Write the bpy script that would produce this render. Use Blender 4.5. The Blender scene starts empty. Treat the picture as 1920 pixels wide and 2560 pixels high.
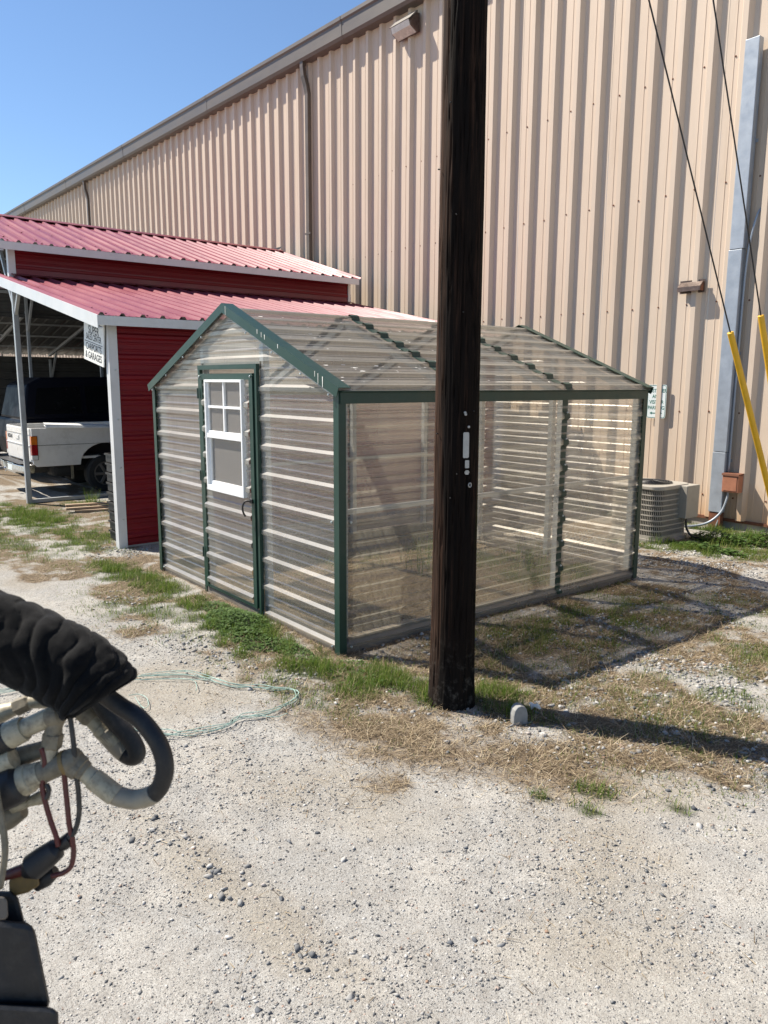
import bpy, math, random
import numpy as np
from mathutils import Vector, Matrix, noise as mnoise

random.seed(7)
rng = np.random.default_rng(7)
S = bpy.context.scene
COL = S.collection

# ------------------------------------------------------------------ camera
CAM = np.array([4.2994, -3.0337, 1.9316])
YAW, PITCH, ROLL, FPX = -0.8981, -0.1684, 0.0048, 1911.4
_f = np.array([math.cos(PITCH) * math.sin(YAW), math.cos(PITCH) * math.cos(YAW), math.sin(PITCH)])
_r0 = np.array([math.cos(YAW), -math.sin(YAW), 0.0])
_u0 = np.cross(_r0, _f)
_r = math.cos(ROLL) * _r0 + math.sin(ROLL) * _u0
_u = -math.sin(ROLL) * _r0 + math.cos(ROLL) * _u0
cam = bpy.data.cameras.new('camera')
cam_o = bpy.data.objects.new('camera', cam)
COL.objects.link(cam_o)
cam.sensor_fit = 'VERTICAL'
cam.sensor_height = 24.0
cam.sensor_width = 18.0
cam.lens = 24.0 * FPX / 2560.0
cam.clip_start = 0.05
cam.clip_end = 2000
cam.dof.use_dof = True
cam.dof.focus_distance = 5.5
cam.dof.aperture_fstop = 6.3
m = Matrix.Identity(4)
for i in range(3):
    m[i][0], m[i][1], m[i][2], m[i][3] = _r[i], _u[i], -_f[i], CAM[i]
cam_o.matrix_world = m
S.camera = cam_o

# ------------------------------------------------------------------ light
SUN_EL, SUN_TR = math.radians(51.3), math.radians(29.3)      # elevation, direction the light travels
to_sun = Vector((-math.cos(SUN_TR) * math.cos(SUN_EL), -math.sin(SUN_TR) * math.cos(SUN_EL), math.sin(SUN_EL)))
world = bpy.data.worlds.new('World')
S.world = world
world.use_nodes = True
wn = world.node_tree
wn.nodes.clear()
sky = wn.nodes.new('ShaderNodeTexSky')
sky.sky_type = 'NISHITA'
sky.sun_disc = False
sky.sun_elevation = SUN_EL
sky.sun_rotation = math.atan2(to_sun.x, to_sun.y)
sky.air_density = 1.0
sky.dust_density = 0.0
sky.ozone_density = 5.0
bg = wn.nodes.new('ShaderNodeBackground')
bg.inputs['Strength'].default_value = 0.080
wo = wn.nodes.new('ShaderNodeOutputWorld')
wn.links.new(sky.outputs[0], bg.inputs[0])
wn.links.new(bg.outputs[0], wo.inputs[0])
sun = bpy.data.lights.new('sun', 'SUN')
sun.energy = 5.0
sun.angle = math.radians(0.53)
sun.color = (1.0, 0.92, 0.80)
sun_o = bpy.data.objects.new('sun', sun)
COL.objects.link(sun_o)
sun_o.rotation_euler = to_sun.to_track_quat('Z', 'Y').to_euler()
S.view_settings.view_transform = 'Standard'
S.view_settings.look = 'None'
S.view_settings.exposure = 0.95
S.view_settings.gamma = 1.0
S.view_settings.use_curve_mapping = False
S.cycles.transparent_max_bounces = 32
S.cycles.max_bounces = 10
S.cycles.use_denoising = True


# ------------------------------------------------------------------ helpers
def at(px, py, d):
    """world point seen at full-size photo pixel (px, py) at depth d metres"""
    w = _f + _r * (px - 960) / FPX - _u * (py - 1280) / FPX
    return Vector(CAM + w * d)


def tag(o, label=None, cat=None, group=None, kind=None):
    if label: o['label'] = label
    if cat: o['category'] = cat
    if group: o['group'] = group
    if kind: o['kind'] = kind
    return o


def empty(name, loc=(0, 0, 0), rz=0.0):
    o = bpy.data.objects.new(name, None)
    COL.objects.link(o)
    o.location = loc
    o.rotation_euler = (0, 0, rz)
    o.empty_display_size = 0.1
    return o


class MB:
    def __init__(s):
        s.v, s.f = [], []

    def add(s, vs, fs):
        b = len(s.v)
        s.v += [tuple(q) for q in vs]
        s.f += [tuple(b + i for i in q) for q in fs]
        return s

    def box(s, x0, x1, y0, y1, z0, z1, M=None):
        vs = [Vector((x, y, z)) for z in (z0, z1) for y in (y0, y1) for x in (x0, x1)]
        if M is not None: vs = [M @ q for q in vs]
        return s.add(vs, [(0, 2, 3, 1), (4, 5, 7, 6), (0, 1, 5, 4), (1, 3, 7, 5), (3, 2, 6, 7), (2, 0, 4, 6)])

    def bar(s, a, b, w, h, up=(0, 0, 1)):
        """rectangular bar from a to b, w across, h along up"""
        a, b = Vector(a), Vector(b)
        d = (b - a).normalized()
        up = Vector(up)
        side = d.cross(up)
        if side.length < 1e-4: side = d.cross(Vector((1, 0, 0)))
        side.normalize()
        up = side.cross(d).normalized()
        vs = []
        for q in (a, b):
            for i, j in ((-1, -1), (1, -1), (1, 1), (-1, 1)):
                vs.append(q + side * i * w / 2 + up * j * h / 2)
        return s.add(vs, [(3, 2, 1, 0), (4, 5, 6, 7), (0, 1, 5, 4), (1, 2, 6, 5), (2, 3, 7, 6), (3, 0, 4, 7)])

    def prism(s, poly, fn0, fn1):
        """poly of 2d points, mapped to 3d by fn0 and fn1 (two end caps)"""
        n = len(poly)
        vs = [fn0(*q) for q in poly] + [fn1(*q) for q in poly]
        fs = [tuple(range(n - 1, -1, -1)), tuple(range(n, 2 * n))]
        fs += [(i, (i + 1) % n, n + (i + 1) % n, n + i) for i in range(n)]
        return s.add(vs, fs)

    def tube(s, pts, r, seg=12, caps=True):
        pts = [Vector(q) for q in pts]
        n = len(pts)
        rs = r if isinstance(r, (list, tuple)) else [r] * n
        t0 = (pts[1] - pts[0]).normalized()
        nrm = t0.cross(Vector((0, 0, 1)))
        if nrm.length < 1e-3: nrm = t0.cross(Vector((1, 0, 0)))
        nrm.normalize()
        vs = []
        for i in range(n):
            t = (pts[min(i + 1, n - 1)] - pts[max(i - 1, 0)])
            if t.length < 1e-9: t = t0
            t.normalize()
            nrm = (nrm - t * nrm.dot(t))
            nrm.normalize()
            bn = t.cross(nrm)
            for k in range(seg):
                a = 2 * math.pi * k / seg
                vs.append(pts[i] + (nrm * math.cos(a) + bn * math.sin(a)) * rs[i])
        fs = []
        for i in range(n - 1):
            for k in range(seg):
                k2 = (k + 1) % seg
                fs.append((i * seg + k, i * seg + k2, (i + 1) * seg + k2, (i + 1) * seg + k))
        if caps:
            fs.append(tuple(range(seg - 1, -1, -1)))
            fs.append(tuple((n - 1) * seg + k for k in range(seg)))
        return s.add(vs, fs)

    def lathe(s, a, d, prof, seg=20):
        """prof: list of (distance along d, radius)"""
        a, d = Vector(a), Vector(d).normalized()
        n = d.cross(Vector((0, 0, 1)))
        if n.length < 1e-3: n = d.cross(Vector((1, 0, 0)))
        n.normalize()
        b = d.cross(n)
        vs = []
        for (t, r) in prof:
            for k in range(seg):
                an = 2 * math.pi * k / seg
                vs.append(a + d * t + (n * math.cos(an) + b * math.sin(an)) * r)
        fs = []
        for i in range(len(prof) - 1):
            for k in range(seg):
                k2 = (k + 1) % seg
                fs.append((i * seg + k, i * seg + k2, (i + 1) * seg + k2, (i + 1) * seg + k))
        fs.append(tuple(range(seg - 1, -1, -1)))
        fs.append(tuple((len(prof) - 1) * seg + k for k in range(seg)))
        return s.add(vs, fs)

    def build(s, name, mat, parent=None, smooth=False, bevel=0.0, autosmooth=None):
        me = bpy.data.meshes.new(name)
        me.from_pydata([tuple(q) for q in s.v], [], s.f)
        me.update()
        o = bpy.data.objects.new(name, me)
        COL.objects.link(o)
        if mat: me.materials.append(mat)
        if smooth:
            me.polygons.foreach_set('use_smooth', [True] * len(me.polygons))
        if autosmooth is not None:
            me.polygons.foreach_set('use_smooth', [True] * len(me.polygons))
            me.set_sharp_from_angle(angle=math.radians(autosmooth))
        if bevel > 0:
            bm = o.modifiers.new('bevel', 'BEVEL')
            bm.width = bevel
            bm.segments = 2
            bm.limit_method = 'ANGLE'
            bm.angle_limit = math.radians(40)
        if parent: o.parent = parent
        return o


def link_copy(o, parent=None):
    c = o.copy()
    COL.objects.link(c)
    if parent is not None: c.parent = parent
    return c


def spline(pts, n=12):
    """Catmull-Rom through points"""
    P = [Vector(q) for q in pts]
    P = [P[0] * 2 - P[1]] + P + [P[-1] * 2 - P[-2]]
    out = []
    for i in range(1, len(P) - 2):
        for k in range(n):
            t = k / n
            a, b, c, d = P[i - 1], P[i], P[i + 1], P[i + 2]
            out.append(0.5 * ((2 * b) + (c - a) * t + (2 * a - 5 * b + 4 * c - d) * t * t + (3 * b - a - 3 * c + d) * t ** 3))
    out.append(P[-2])
    return out


# profile of a ribbed sheet: list of (t, h) between t0 and t1
def rib_profile(t0, t1, phase=0.0, pitch=0.2286, rib=((-.036, 0), (-.015, .024), (.015, .024), (.036, 0)),
                minor=((-.015, 0), (-.005, .0062), (.005, .0062), (.015, 0)), nminor=2):
    pts = []
    k0 = int(math.floor((t0 - phase) / pitch)) - 1
    k1 = int(math.ceil((t1 - phase) / pitch)) + 1
    for k in range(k0, k1 + 1):
        c = phase + k * pitch
        pts += [(c + a, h) for a, h in rib]
        for j in range(nminor):
            cc = c + pitch * (j + 1) / (nminor + 1)
            pts += [(cc + a, h) for a, h in minor]
    ts = np.array([q[0] for q in pts])
    hs = np.array([q[1] for q in pts])
    inner = [(t, h) for t, h in pts if t0 + 1e-5 < t < t1 - 1e-5]
    return [(t0, float(np.interp(t0, ts, hs)))] + inner + [(t1, float(np.interp(t1, ts, hs)))]


def sheet(mb, O, T, L, N, prof, l0, l1, thick=None):
    """ribbed sheet: profile runs along T, length along L, ribs stand out along N"""
    O, T, L, N = Vector(O), Vector(T), Vector(L), Vector(N)
    f0 = l0 if callable(l0) else (lambda t: l0)
    f1 = l1 if callable(l1) else (lambda t: l1)
    vs, fs = [], []
    for t, h in prof:
        p = O + T * t + N * h
        vs += [p + L * f0(t), p + L * f1(t)]
    n = len(prof)
    for i in range(n - 1):
        fs.append((2 * i, 2 * i + 1, 2 * i + 3, 2 * i + 2))
    # face winding so normals point along N
    if T.cross(L).dot(N) < 0: pass
    else: fs = [tuple(reversed(q)) for q in fs]
    mb.add(vs, fs)
    if thick:
        vs2 = [v - N * thick for v in vs]
        b = [tuple(reversed(q)) for q in fs]
        mb.add(vs2, b)
    return mb


# ------------------------------------------------------------------ materials
def new_mat(name):
    mt = bpy.data.materials.new(name)
    mt.use_nodes = True
    nt = mt.node_tree
    nt.nodes.clear()
    out = nt.nodes.new('ShaderNodeOutputMaterial')
    return mt, nt, out


def ramp(nt, fac, stops, interp='LINEAR'):
    n = nt.nodes.new('ShaderNodeValToRGB')
    n.color_ramp.interpolation = interp
    e = n.color_ramp.elements
    while len(e) > 1: e.remove(e[-1])
    e[0].position = stops[0][0]
    e[0].color = (*stops[0][1], 1) if len(stops[0][1]) == 3 else stops[0][1]
    for p, c in stops[1:]:
        q = e.new(p)
        q.color = (*c, 1) if len(c) == 3 else c
    nt.links.new(fac, n.inputs[0])
    return n.outputs[0]


def tex_noise(nt, scale, detail=4, rough=.55, vec=None, stretch=None, coord='Object', dist=0.0):
    if vec is None:
        if coord == 'World':
            g = nt.nodes.new('ShaderNodeNewGeometry')
            vec = g.outputs['Position']
        else:
            tc = nt.nodes.new('ShaderNodeTexCoord')
            vec = tc.outputs[coord]
    if stretch:
        mp = nt.nodes.new('ShaderNodeMapping')
        mp.inputs['Scale'].default_value = stretch
        nt.links.new(vec, mp.inputs[0])
        vec = mp.outputs[0]
    n = nt.nodes.new('ShaderNodeTexNoise')
    n.inputs['Scale'].default_value = scale
    n.inputs['Detail'].default_value = detail
    n.inputs['Roughness'].default_value = rough
    n.inputs['Distortion'].default_value = dist
    nt.links.new(vec, n.inputs['Vector'])
    return n.outputs['Fac']


def mix_rgb(nt, fac, a, b, mode='MIX'):
    n = nt.nodes.new('ShaderNodeMix')
    n.data_type = 'RGBA'
    n.blend_type = mode
    for sock, v in ((n.inputs[0], fac), (n.inputs[6], a), (n.inputs[7], b)):
        if isinstance(v, (int, float)): sock.default_value = v
        elif isinstance(v, tuple): sock.default_value = (*v, 1)
        else: nt.links.new(v, sock)
    return n.outputs[2]


def mathn(nt, op, a, b=None, clamp=False):
    n = nt.nodes.new('ShaderNodeMath')
    n.operation = op
    n.use_clamp = clamp
    for i, v in enumerate((a, b)):
        if v is None: continue
        if isinstance(v, (int, float)): n.inputs[i].default_value = v
        else: nt.links.new(v, n.inputs[i])
    return n.outputs[0]


def bump(nt, h, strength=.3, dist=.01):
    n = nt.nodes.new('ShaderNodeBump')
    n.inputs['Strength'].default_value = strength
    n.inputs['Distance'].default_value = dist
    nt.links.new(h, n.inputs['Height'])
    return n.outputs[0]


def paint(name, col, rough=.5, metal=0.0, var=.12, dirt=None, dirt_amt=.35, scale=3.0, stretch=None, bump_s=0.0, bump_scale=80, spec=.5, coord='World', rvar=.1, coat=0.0):
    """painted / plain surface with uneven tone, dirt and roughness"""
    mt, nt, out = new_mat(name)
    b = nt.nodes.new('ShaderNodeBsdfPrincipled')
    n1 = tex_noise(nt, scale, 6, .6, stretch=stretch, coord=coord)
    lo = tuple(max(0, c * (1 - var)) for c in col)
    hi = tuple(min(1, c * (1 + var)) for c in col)
    c = ramp(nt, n1, [(.3, lo), (.7, hi)])
    if dirt:
        n2 = tex_noise(nt, scale * 2.3, 8, .7, stretch=stretch, coord=coord)
        fac = ramp(nt, n2, [(.48, (0, 0, 0)), (.75, (dirt_amt,) * 3)])
        c = mix_rgb(nt, fac, c, dirt)
    nt.links.new(c, b.inputs['Base Color'])
    r = ramp(nt, n1, [(.3, (max(0, rough - rvar),) * 3), (.7, (min(1, rough + rvar),) * 3)])
    nt.links.new(r, b.inputs['Roughness'])
    b.inputs['Metallic'].default_value = metal
    b.inputs['Specular IOR Level'].default_value = spec
    b.inputs['Coat Weight'].default_value = coat
    if bump_s > 0:
        n3 = tex_noise(nt, bump_scale, 4, .6, coord=coord, stretch=stretch)
        nt.links.new(bump(nt, n3, bump_s, .004), b.inputs['Normal'])
    nt.links.new(b.outputs[0], out.inputs[0])
    return mt


M = {}
mt, nt, out = new_mat('beige_steel')
b = nt.nodes.new('ShaderNodeBsdfPrincipled')
oi = nt.nodes.new('ShaderNodeObjectInfo')
nA = tex_noise(nt, .9, 6, .6, coord='World', stretch=(1, 1, .2))
nB = tex_noise(nt, 7, 7, .7, coord='World', stretch=(1, 1, .12))
c = ramp(nt, nA, [(.3, (.56, .452, .35)), (.7, (.615, .505, .40))])
c = mix_rgb(nt, mathn(nt, 'MULTIPLY', oi.outputs['Random'], .18), c, (.52, .41, .31))
c = mix_rgb(nt, ramp(nt, nB, [(.52, (0, 0, 0)), (.78, (.35,) * 3)]), c, (.40, .30, .20))
gp_ = nt.nodes.new('ShaderNodeNewGeometry')
sz_ = nt.nodes.new('ShaderNodeSeparateXYZ')
nt.links.new(gp_.outputs['Position'], sz_.inputs[0])
splash = ramp(nt, mathn(nt, 'SUBTRACT', mathn(nt, 'ADD', sz_.outputs[2], mathn(nt, 'MULTIPLY', nB, .9)), 0.0), [(.45, (.75,) * 3), (1.0, (.12,) * 3), (1.0, (0, 0, 0))])
c = mix_rgb(nt, splash, c, (.46, .27, .13))
nt.links.new(c, b.inputs['Base Color'])
b.inputs['Roughness'].default_value = .5
b.inputs['Specular IOR Level'].default_value = .35
nt.links.new(bump(nt, tex_noise(nt, 2.2, 3, .5, coord='World', stretch=(1, 1, .5)), .25, .02), b.inputs['Normal'])
nt.links.new(b.outputs[0], out.inputs[0])
M['beige'] = mt
M['gutter'] = paint('gutter_paint', (.125, .108, .093), .5, var=.12, dirt=(.10, .085, .07), dirt_amt=.5, scale=1.2, stretch=(.4, 1, 1))
M['spout'] = paint('spout_paint', (.11, .085, .065), .5, var=.15, scale=2)
M['rust'] = paint('rust', (.16, .06, .03), .85, var=.4, dirt=(.06, .03, .02), dirt_amt=.7, scale=6, bump_s=.3)
M['concrete'] = paint('concrete', (.30, .28, .25), .9, var=.2, dirt=(.14, .12, .1), dirt_amt=.5, scale=5, bump_s=.4)
M['galv'] = paint('galvanised', (.33, .37, .42), .5, metal=.3, var=.08, dirt=(.24, .26, .28), dirt_amt=.3, scale=9)
M['tube'] = paint('galvanised_tube', (.40, .42, .43), .45, metal=.3, var=.1, scale=8)
M['green'] = paint('green_trim', (.014, .044, .033), .38, var=.12, dirt=(.05, .075, .06), dirt_amt=.25, scale=5, spec=.4)
M['white'] = paint('white_trim', (.60, .61, .61), .42, var=.06, dirt=(.42, .40, .36), dirt_amt=.3, scale=3)
M['vinyl'] = paint('white_vinyl', (.82, .83, .83), .35, var=.03, dirt=(.5, .48, .44), dirt_amt=.2, scale=12)
M['redroof'] = paint('red_roof_paint', (.225, .044, .064), .42, var=.08, dirt=(.26, .10, .11), dirt_amt=.3, scale=1.6, stretch=(.5, 2, 1), spec=.22)
M['redwall'] = paint('red_wall_paint', (.165, .004, .010), .5, var=.10, spec=.3, dirt=(.10, .01, .015), dirt_amt=.4, scale=1.6, stretch=(1, .6, 2))
M['ridgered'] = paint('red_ridge_paint', (.16, .02, .03), .5, var=.15, scale=2)
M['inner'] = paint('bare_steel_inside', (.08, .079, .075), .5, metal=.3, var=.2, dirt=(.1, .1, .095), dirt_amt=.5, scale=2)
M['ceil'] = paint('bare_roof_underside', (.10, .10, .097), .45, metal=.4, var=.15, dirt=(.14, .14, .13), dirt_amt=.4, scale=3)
M['rubber'] = paint('black_rubber', (.010, .010, .012), .55, var=.4, dirt=(.055, .05, .045), dirt_amt=.5, scale=16, bump_s=.3)
M['tyre'] = paint('tyre_rubber', (.018, .018, .018), .8, var=.3, dirt=(.06, .055, .05), dirt_amt=.4, scale=9)
M['chrome'] = paint('dull_chrome', (.62, .62, .62), .25, metal=1.0, var=.1, dirt=(.3, .28, .25), dirt_amt=.5, scale=12)
M['truckwhite'] = paint('truck_paint', (.72, .71, .68), .32, var=.04, dirt=(.40, .35, .28), dirt_amt=.3, scale=3, coat=.3)
M['navy'] = paint('navy_paint', (.003, .004, .009), .5, var=.15, scale=3, spec=.15)
M['glassdark'] = paint('dark_glass', (.004, .005, .006), .22, var=.1, scale=3, spec=.25)
M['amber'] = paint('amber_lens', (.62, .16, .015), .2, var=.1, scale=20, coat=.5)
M['redlens'] = paint('red_lens', (.30, .008, .012), .2, var=.1, scale=20, coat=.5)
M['clearlens'] = paint('clear_lens', (.65, .65, .63), .2, var=.1, scale=20, coat=.5)
M['blackplastic'] = paint('black_plastic', (.012, .012, .014), .5, var=.2, dirt=(.05, .05, .048), dirt_amt=.3, scale=14)
M['letterblack'] = paint('sign_lettering', (.02, .02, .022), .6, var=.1, scale=20)
M['lettergreen'] = paint('green_lettering', (.008, .13, .085), .5, var=.1, scale=20)
M['signwhite'] = paint('sign_board', (.74, .74, .70), .55, var=.06, dirt=(.45, .43, .38), dirt_amt=.35, scale=6)
M['signreflect'] = paint('sign_sheet', (.70, .76, .74), .45, var=.04, scale=8)
M['brownbox'] = paint('brown_box_paint', (.36, .15, .085), .6, var=.12, dirt=(.18, .08, .05), dirt_amt=.4, scale=10)
M['bronze'] = paint('bronze_paint', (.10, .065, .05), .4, var=.25, dirt=(.25, .2, .17), dirt_amt=.5, scale=9, metal=.3)
M['acbody'] = paint('ac_paint', (.33, .31, .27), .45, var=.08, dirt=(.24, .2, .16), dirt_amt=.4, scale=5)
M['acdark'] = paint('ac_coil', (.05, .047, .042), .6, var=.3, scale=12)
M['lensglass'] = paint('lamp_lens', (.62, .60, .55), .25, var=.12, scale=15, coat=.4)
M['yellow'] = paint('yellow_guard', (.72, .40, .015), .45, var=.08, dirt=(.35, .22, .05), dirt_amt=.3, scale=7)
M['wire'] = paint('steel_strand', (.035, .033, .032), .55, metal=.4, var=.3, scale=40)
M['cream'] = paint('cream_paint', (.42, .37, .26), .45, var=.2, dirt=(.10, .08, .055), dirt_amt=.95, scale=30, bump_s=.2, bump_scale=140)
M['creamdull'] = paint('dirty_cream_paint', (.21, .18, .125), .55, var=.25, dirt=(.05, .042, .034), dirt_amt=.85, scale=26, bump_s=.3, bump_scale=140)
M['hose'] = paint('hydraulic_hose', (.011, .011, .012), .6, var=.25, dirt=(.12, .105, .085), dirt_amt=.4, scale=9, bump_s=.2, bump_scale=300)
M['redwire'] = paint('red_wire', (.10, .016, .012), .45, var=.3, dirt=(.09, .06, .05), dirt_amt=.6, scale=20)
M['blackwire'] = paint('black_wire', (.02, .02, .02), .45, var=.3, dirt=(.12, .1, .08), dirt_amt=.5, scale=20)
M['ochre'] = paint('ochre_plate', (.20, .13, .045), .55, var=.25, dirt=(.1, .07, .04), dirt_amt=.7, scale=24)
M['rope'] = paint('teal_twine', (.30, .43, .38), .8, var=.25, dirt=(.16, .17, .15), dirt_amt=.6, scale=30)
M['lumber'] = paint('weathered_lumber', (.38, .28, .19), .85, var=.2, dirt=(.2, .15, .1), dirt_amt=.6, scale=5, stretch=(3, .6, 3), bump_s=.3)
M['skid'] = paint('treated_skid', (.17, .15, .125), .9, var=.25, dirt=(.07, .06, .05), dirt_amt=.6, scale=5, stretch=(1, .6, 3), bump_s=.3)
M['tagmetal'] = paint('aluminium_tag', (.36, .36, .35), .45, metal=.35, var=.15, dirt=(.3, .29, .27), dirt_amt=.5, scale=40)
M['block'] = paint('cast_concrete', (.26, .26, .25), .85, var=.15, dirt=(.2, .2, .19), dirt_amt=.4, scale=20, bump_s=.3)
M['litter'] = paint('white_scrap', (.72, .70, .64), .7, var=.1, scale=30)
M['screw'] = paint('screw_head', (.5, .54, .53), .3, metal=.8, var=.1, scale=50)
M['blue'] = paint('blue_plastic', (.05, .16, .42), .45, var=.1, scale=10)

# fabric sleeve
mt, nt, out = new_mat('black_sleeve_fabric')
b = nt.nodes.new('ShaderNodeBsdfPrincipled')
n1 = tex_noise(nt, 60, 6, .7, coord='World')
nt.links.new(ramp(nt, n1, [(.35, (.0025, .0025, .003)), (.62, (.006, .006, .006)), (.84, (.022, .020, .018))]), b.inputs['Base Color'])
b.inputs['Roughness'].default_value = .85
b.inputs['Sheen Weight'].default_value = .06
b.inputs['Specular IOR Level'].default_value = .12
nt.links.new(bump(nt, tex_noise(nt, 900, 2, .5, coord='World'), .35, .002), b.inputs['Normal'])
nt.links.new(b.outputs[0], out.inputs[0])
M['sleeve'] = mt


def clear_sheet(name, haze_lo, haze_hi, tint, streak=(1, 1, .12), mincos=.35, gmax=.20, through=.4):
    """clear ribbed plastic: lets light through, dusty, glossy"""
    mt, nt, out = new_mat(name)
    tr = nt.nodes.new('ShaderNodeBsdfTransparent')
    tr.inputs[0].default_value = (*tint, 1)
    df = nt.nodes.new('ShaderNodeBsdfDiffuse')
    df.inputs[0].default_value = (.86, .83, .76, 1)
    tl = nt.nodes.new('ShaderNodeBsdfTranslucent')
    tl.inputs[0].default_value = (.80, .75, .63, 1)
    dust = nt.nodes.new('ShaderNodeMixShader')
    dust.inputs[0].default_value = through
    nt.links.new(df.outputs[0], dust.inputs[1])
    nt.links.new(tl.outputs[0], dust.inputs[2])
    n1 = tex_noise(nt, 2.0, 5, .6, coord='World', stretch=streak)
    n2 = tex_noise(nt, 40.0, 4, .6, coord='World', stretch=(1, 1, .08))
    fac = mathn(nt, 'ADD', mathn(nt, 'MULTIPLY', n1, .75), mathn(nt, 'MULTIPLY', n2, .25))
    h0 = ramp(nt, fac, [(.36, (haze_lo,) * 3), (.66, (haze_hi,) * 3)])
    # a dusty film gets denser the more obliquely it is looked through
    geo = nt.nodes.new('ShaderNodeNewGeometry')
    dp = nt.nodes.new('ShaderNodeVectorMath')
    dp.operation = 'DOT_PRODUCT'
    nt.links.new(geo.outputs['Normal'], dp.inputs[0])
    nt.links.new(geo.outputs['Incoming'], dp.inputs[1])
    cosv = mathn(nt, 'MAXIMUM', mathn(nt, 'ABSOLUTE', dp.outputs['Value']), mincos)
    clearness = mathn(nt, 'POWER', mathn(nt, 'SUBTRACT', 1.0, h0), mathn(nt, 'DIVIDE', 1.0, cosv))
    hz = mathn(nt, 'SUBTRACT', 1.0, clearness, True)
    mx = nt.nodes.new('ShaderNodeMixShader')
    nt.links.new(hz, mx.inputs[0])
    nt.links.new(tr.outputs[0], mx.inputs[1])
    nt.links.new(dust.outputs[0], mx.inputs[2])
    gl = nt.nodes.new('ShaderNodeBsdfGlossy')
    gl.inputs['Roughness'].default_value = .31
    gl.inputs[0].default_value = (.95, .95, .95, 1)
    fr = nt.nodes.new('ShaderNodeFresnel')
    fr.inputs[0].default_value = 1.5
    fac2 = mathn(nt, 'MINIMUM', mathn(nt, 'MULTIPLY', fr.outputs[0], 1.3), gmax)
    m2 = nt.nodes.new('ShaderNodeMixShader')
    nt.links.new(fac2, m2.inputs[0])
    nt.links.new(mx.outputs[0], m2.inputs[1])
    nt.links.new(gl.outputs[0], m2.inputs[2])
    nt.links.new(m2.outputs[0], out.inputs[0])
    return mt


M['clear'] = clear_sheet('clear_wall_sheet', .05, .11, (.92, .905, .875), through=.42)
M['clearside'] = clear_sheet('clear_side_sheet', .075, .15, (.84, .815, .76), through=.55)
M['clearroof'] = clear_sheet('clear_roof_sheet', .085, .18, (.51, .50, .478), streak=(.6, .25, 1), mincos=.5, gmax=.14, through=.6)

mt, nt, out = new_mat('window_glass')
tr = nt.nodes.new('ShaderNodeBsdfTransparent')
tr.inputs[0].default_value = (.86, .86, .84, 1)
gl = nt.nodes.new('ShaderNodeBsdfGlossy')
gl.inputs['Roughness'].default_value = .03
fr = nt.nodes.new('ShaderNodeFresnel')
fr.inputs[0].default_value = 1.5
mx = nt.nodes.new('ShaderNodeMixShader')
nt.links.new(fr.outputs[0], mx.inputs[0])
nt.links.new(tr.outputs[0], mx.inputs[1])
nt.links.new(gl.outputs[0], mx.inputs[2])
dfg = nt.nodes.new('ShaderNodeBsdfDiffuse')
dfg.inputs[0].default_value = (.70, .66, .62, 1)
mg = nt.nodes.new('ShaderNodeMixShader')
mg.inputs[0].default_value = .18
nt.links.new(mx.outputs[0], mg.inputs[1])
nt.links.new(dfg.outputs[0], mg.inputs[2])
nt.links.new(mg.outputs[0], out.inputs[0])
M['glass'] = mt

# ------------------------------------------------------------------ ground cover maps
_perm = rng.random((256, 256))


def vnoise(x, y, s, ox=0.0, oy=0.0):
    x = np.asarray(x) * s + ox + 1000
    y = np.asarray(y) * s + oy + 1000
    xi = np.floor(x).astype(int)
    yi = np.floor(y).astype(int)
    fx, fy = x - xi, y - yi
    fx = fx * fx * (3 - 2 * fx)
    fy = fy * fy * (3 - 2 * fy)
    a = _perm[xi % 256, yi % 256]
    b = _perm[(xi + 1) % 256, yi % 256]
    c = _perm[xi % 256, (yi + 1) % 256]
    d = _perm[(xi + 1) % 256, (yi + 1) % 256]
    return (a * (1 - fx) + b * fx) * (1 - fy) + (c * (1 - fx) + d * fx) * fy


def fbm(x, y, s, o=3, ox=0.0):
    v, a, t = 0, 1.0, 0
    for k in range(o):
        v = v + a * vnoise(x, y, s * 2 ** k, ox + 17.3 * k, 5.1 * k)
        t += a
        a *= .5
    return v / t


def sstep(a, b, x):
    t = np.clip((x - a) / (b - a), 0, 1)
    return t * t * (3 - 2 * t)


def ell(x, y, cx, cy, rx, ry, rot=0.0):
    c, s = math.cos(rot), math.sin(rot)
    dx, dy = x - cx, y - cy
    u, v = (dx * c + dy * s) / rx, (-dx * s + dy * c) / ry
    return np.clip(1.25 - np.sqrt(u * u + v * v), 0, 1)


EDGE_X = [-14, -6, -3, -1.6, -.6, .2, 1.0, 1.6, 2.1, 2.6, 3.0, 4.0, 6.0]
EDGE_Y = [-2.6, -1.9, -1.5, -1.28, -1.05, -1.0, -1.08, -.95, -.48, .15, .75, 2.3, 4.0]


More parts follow.
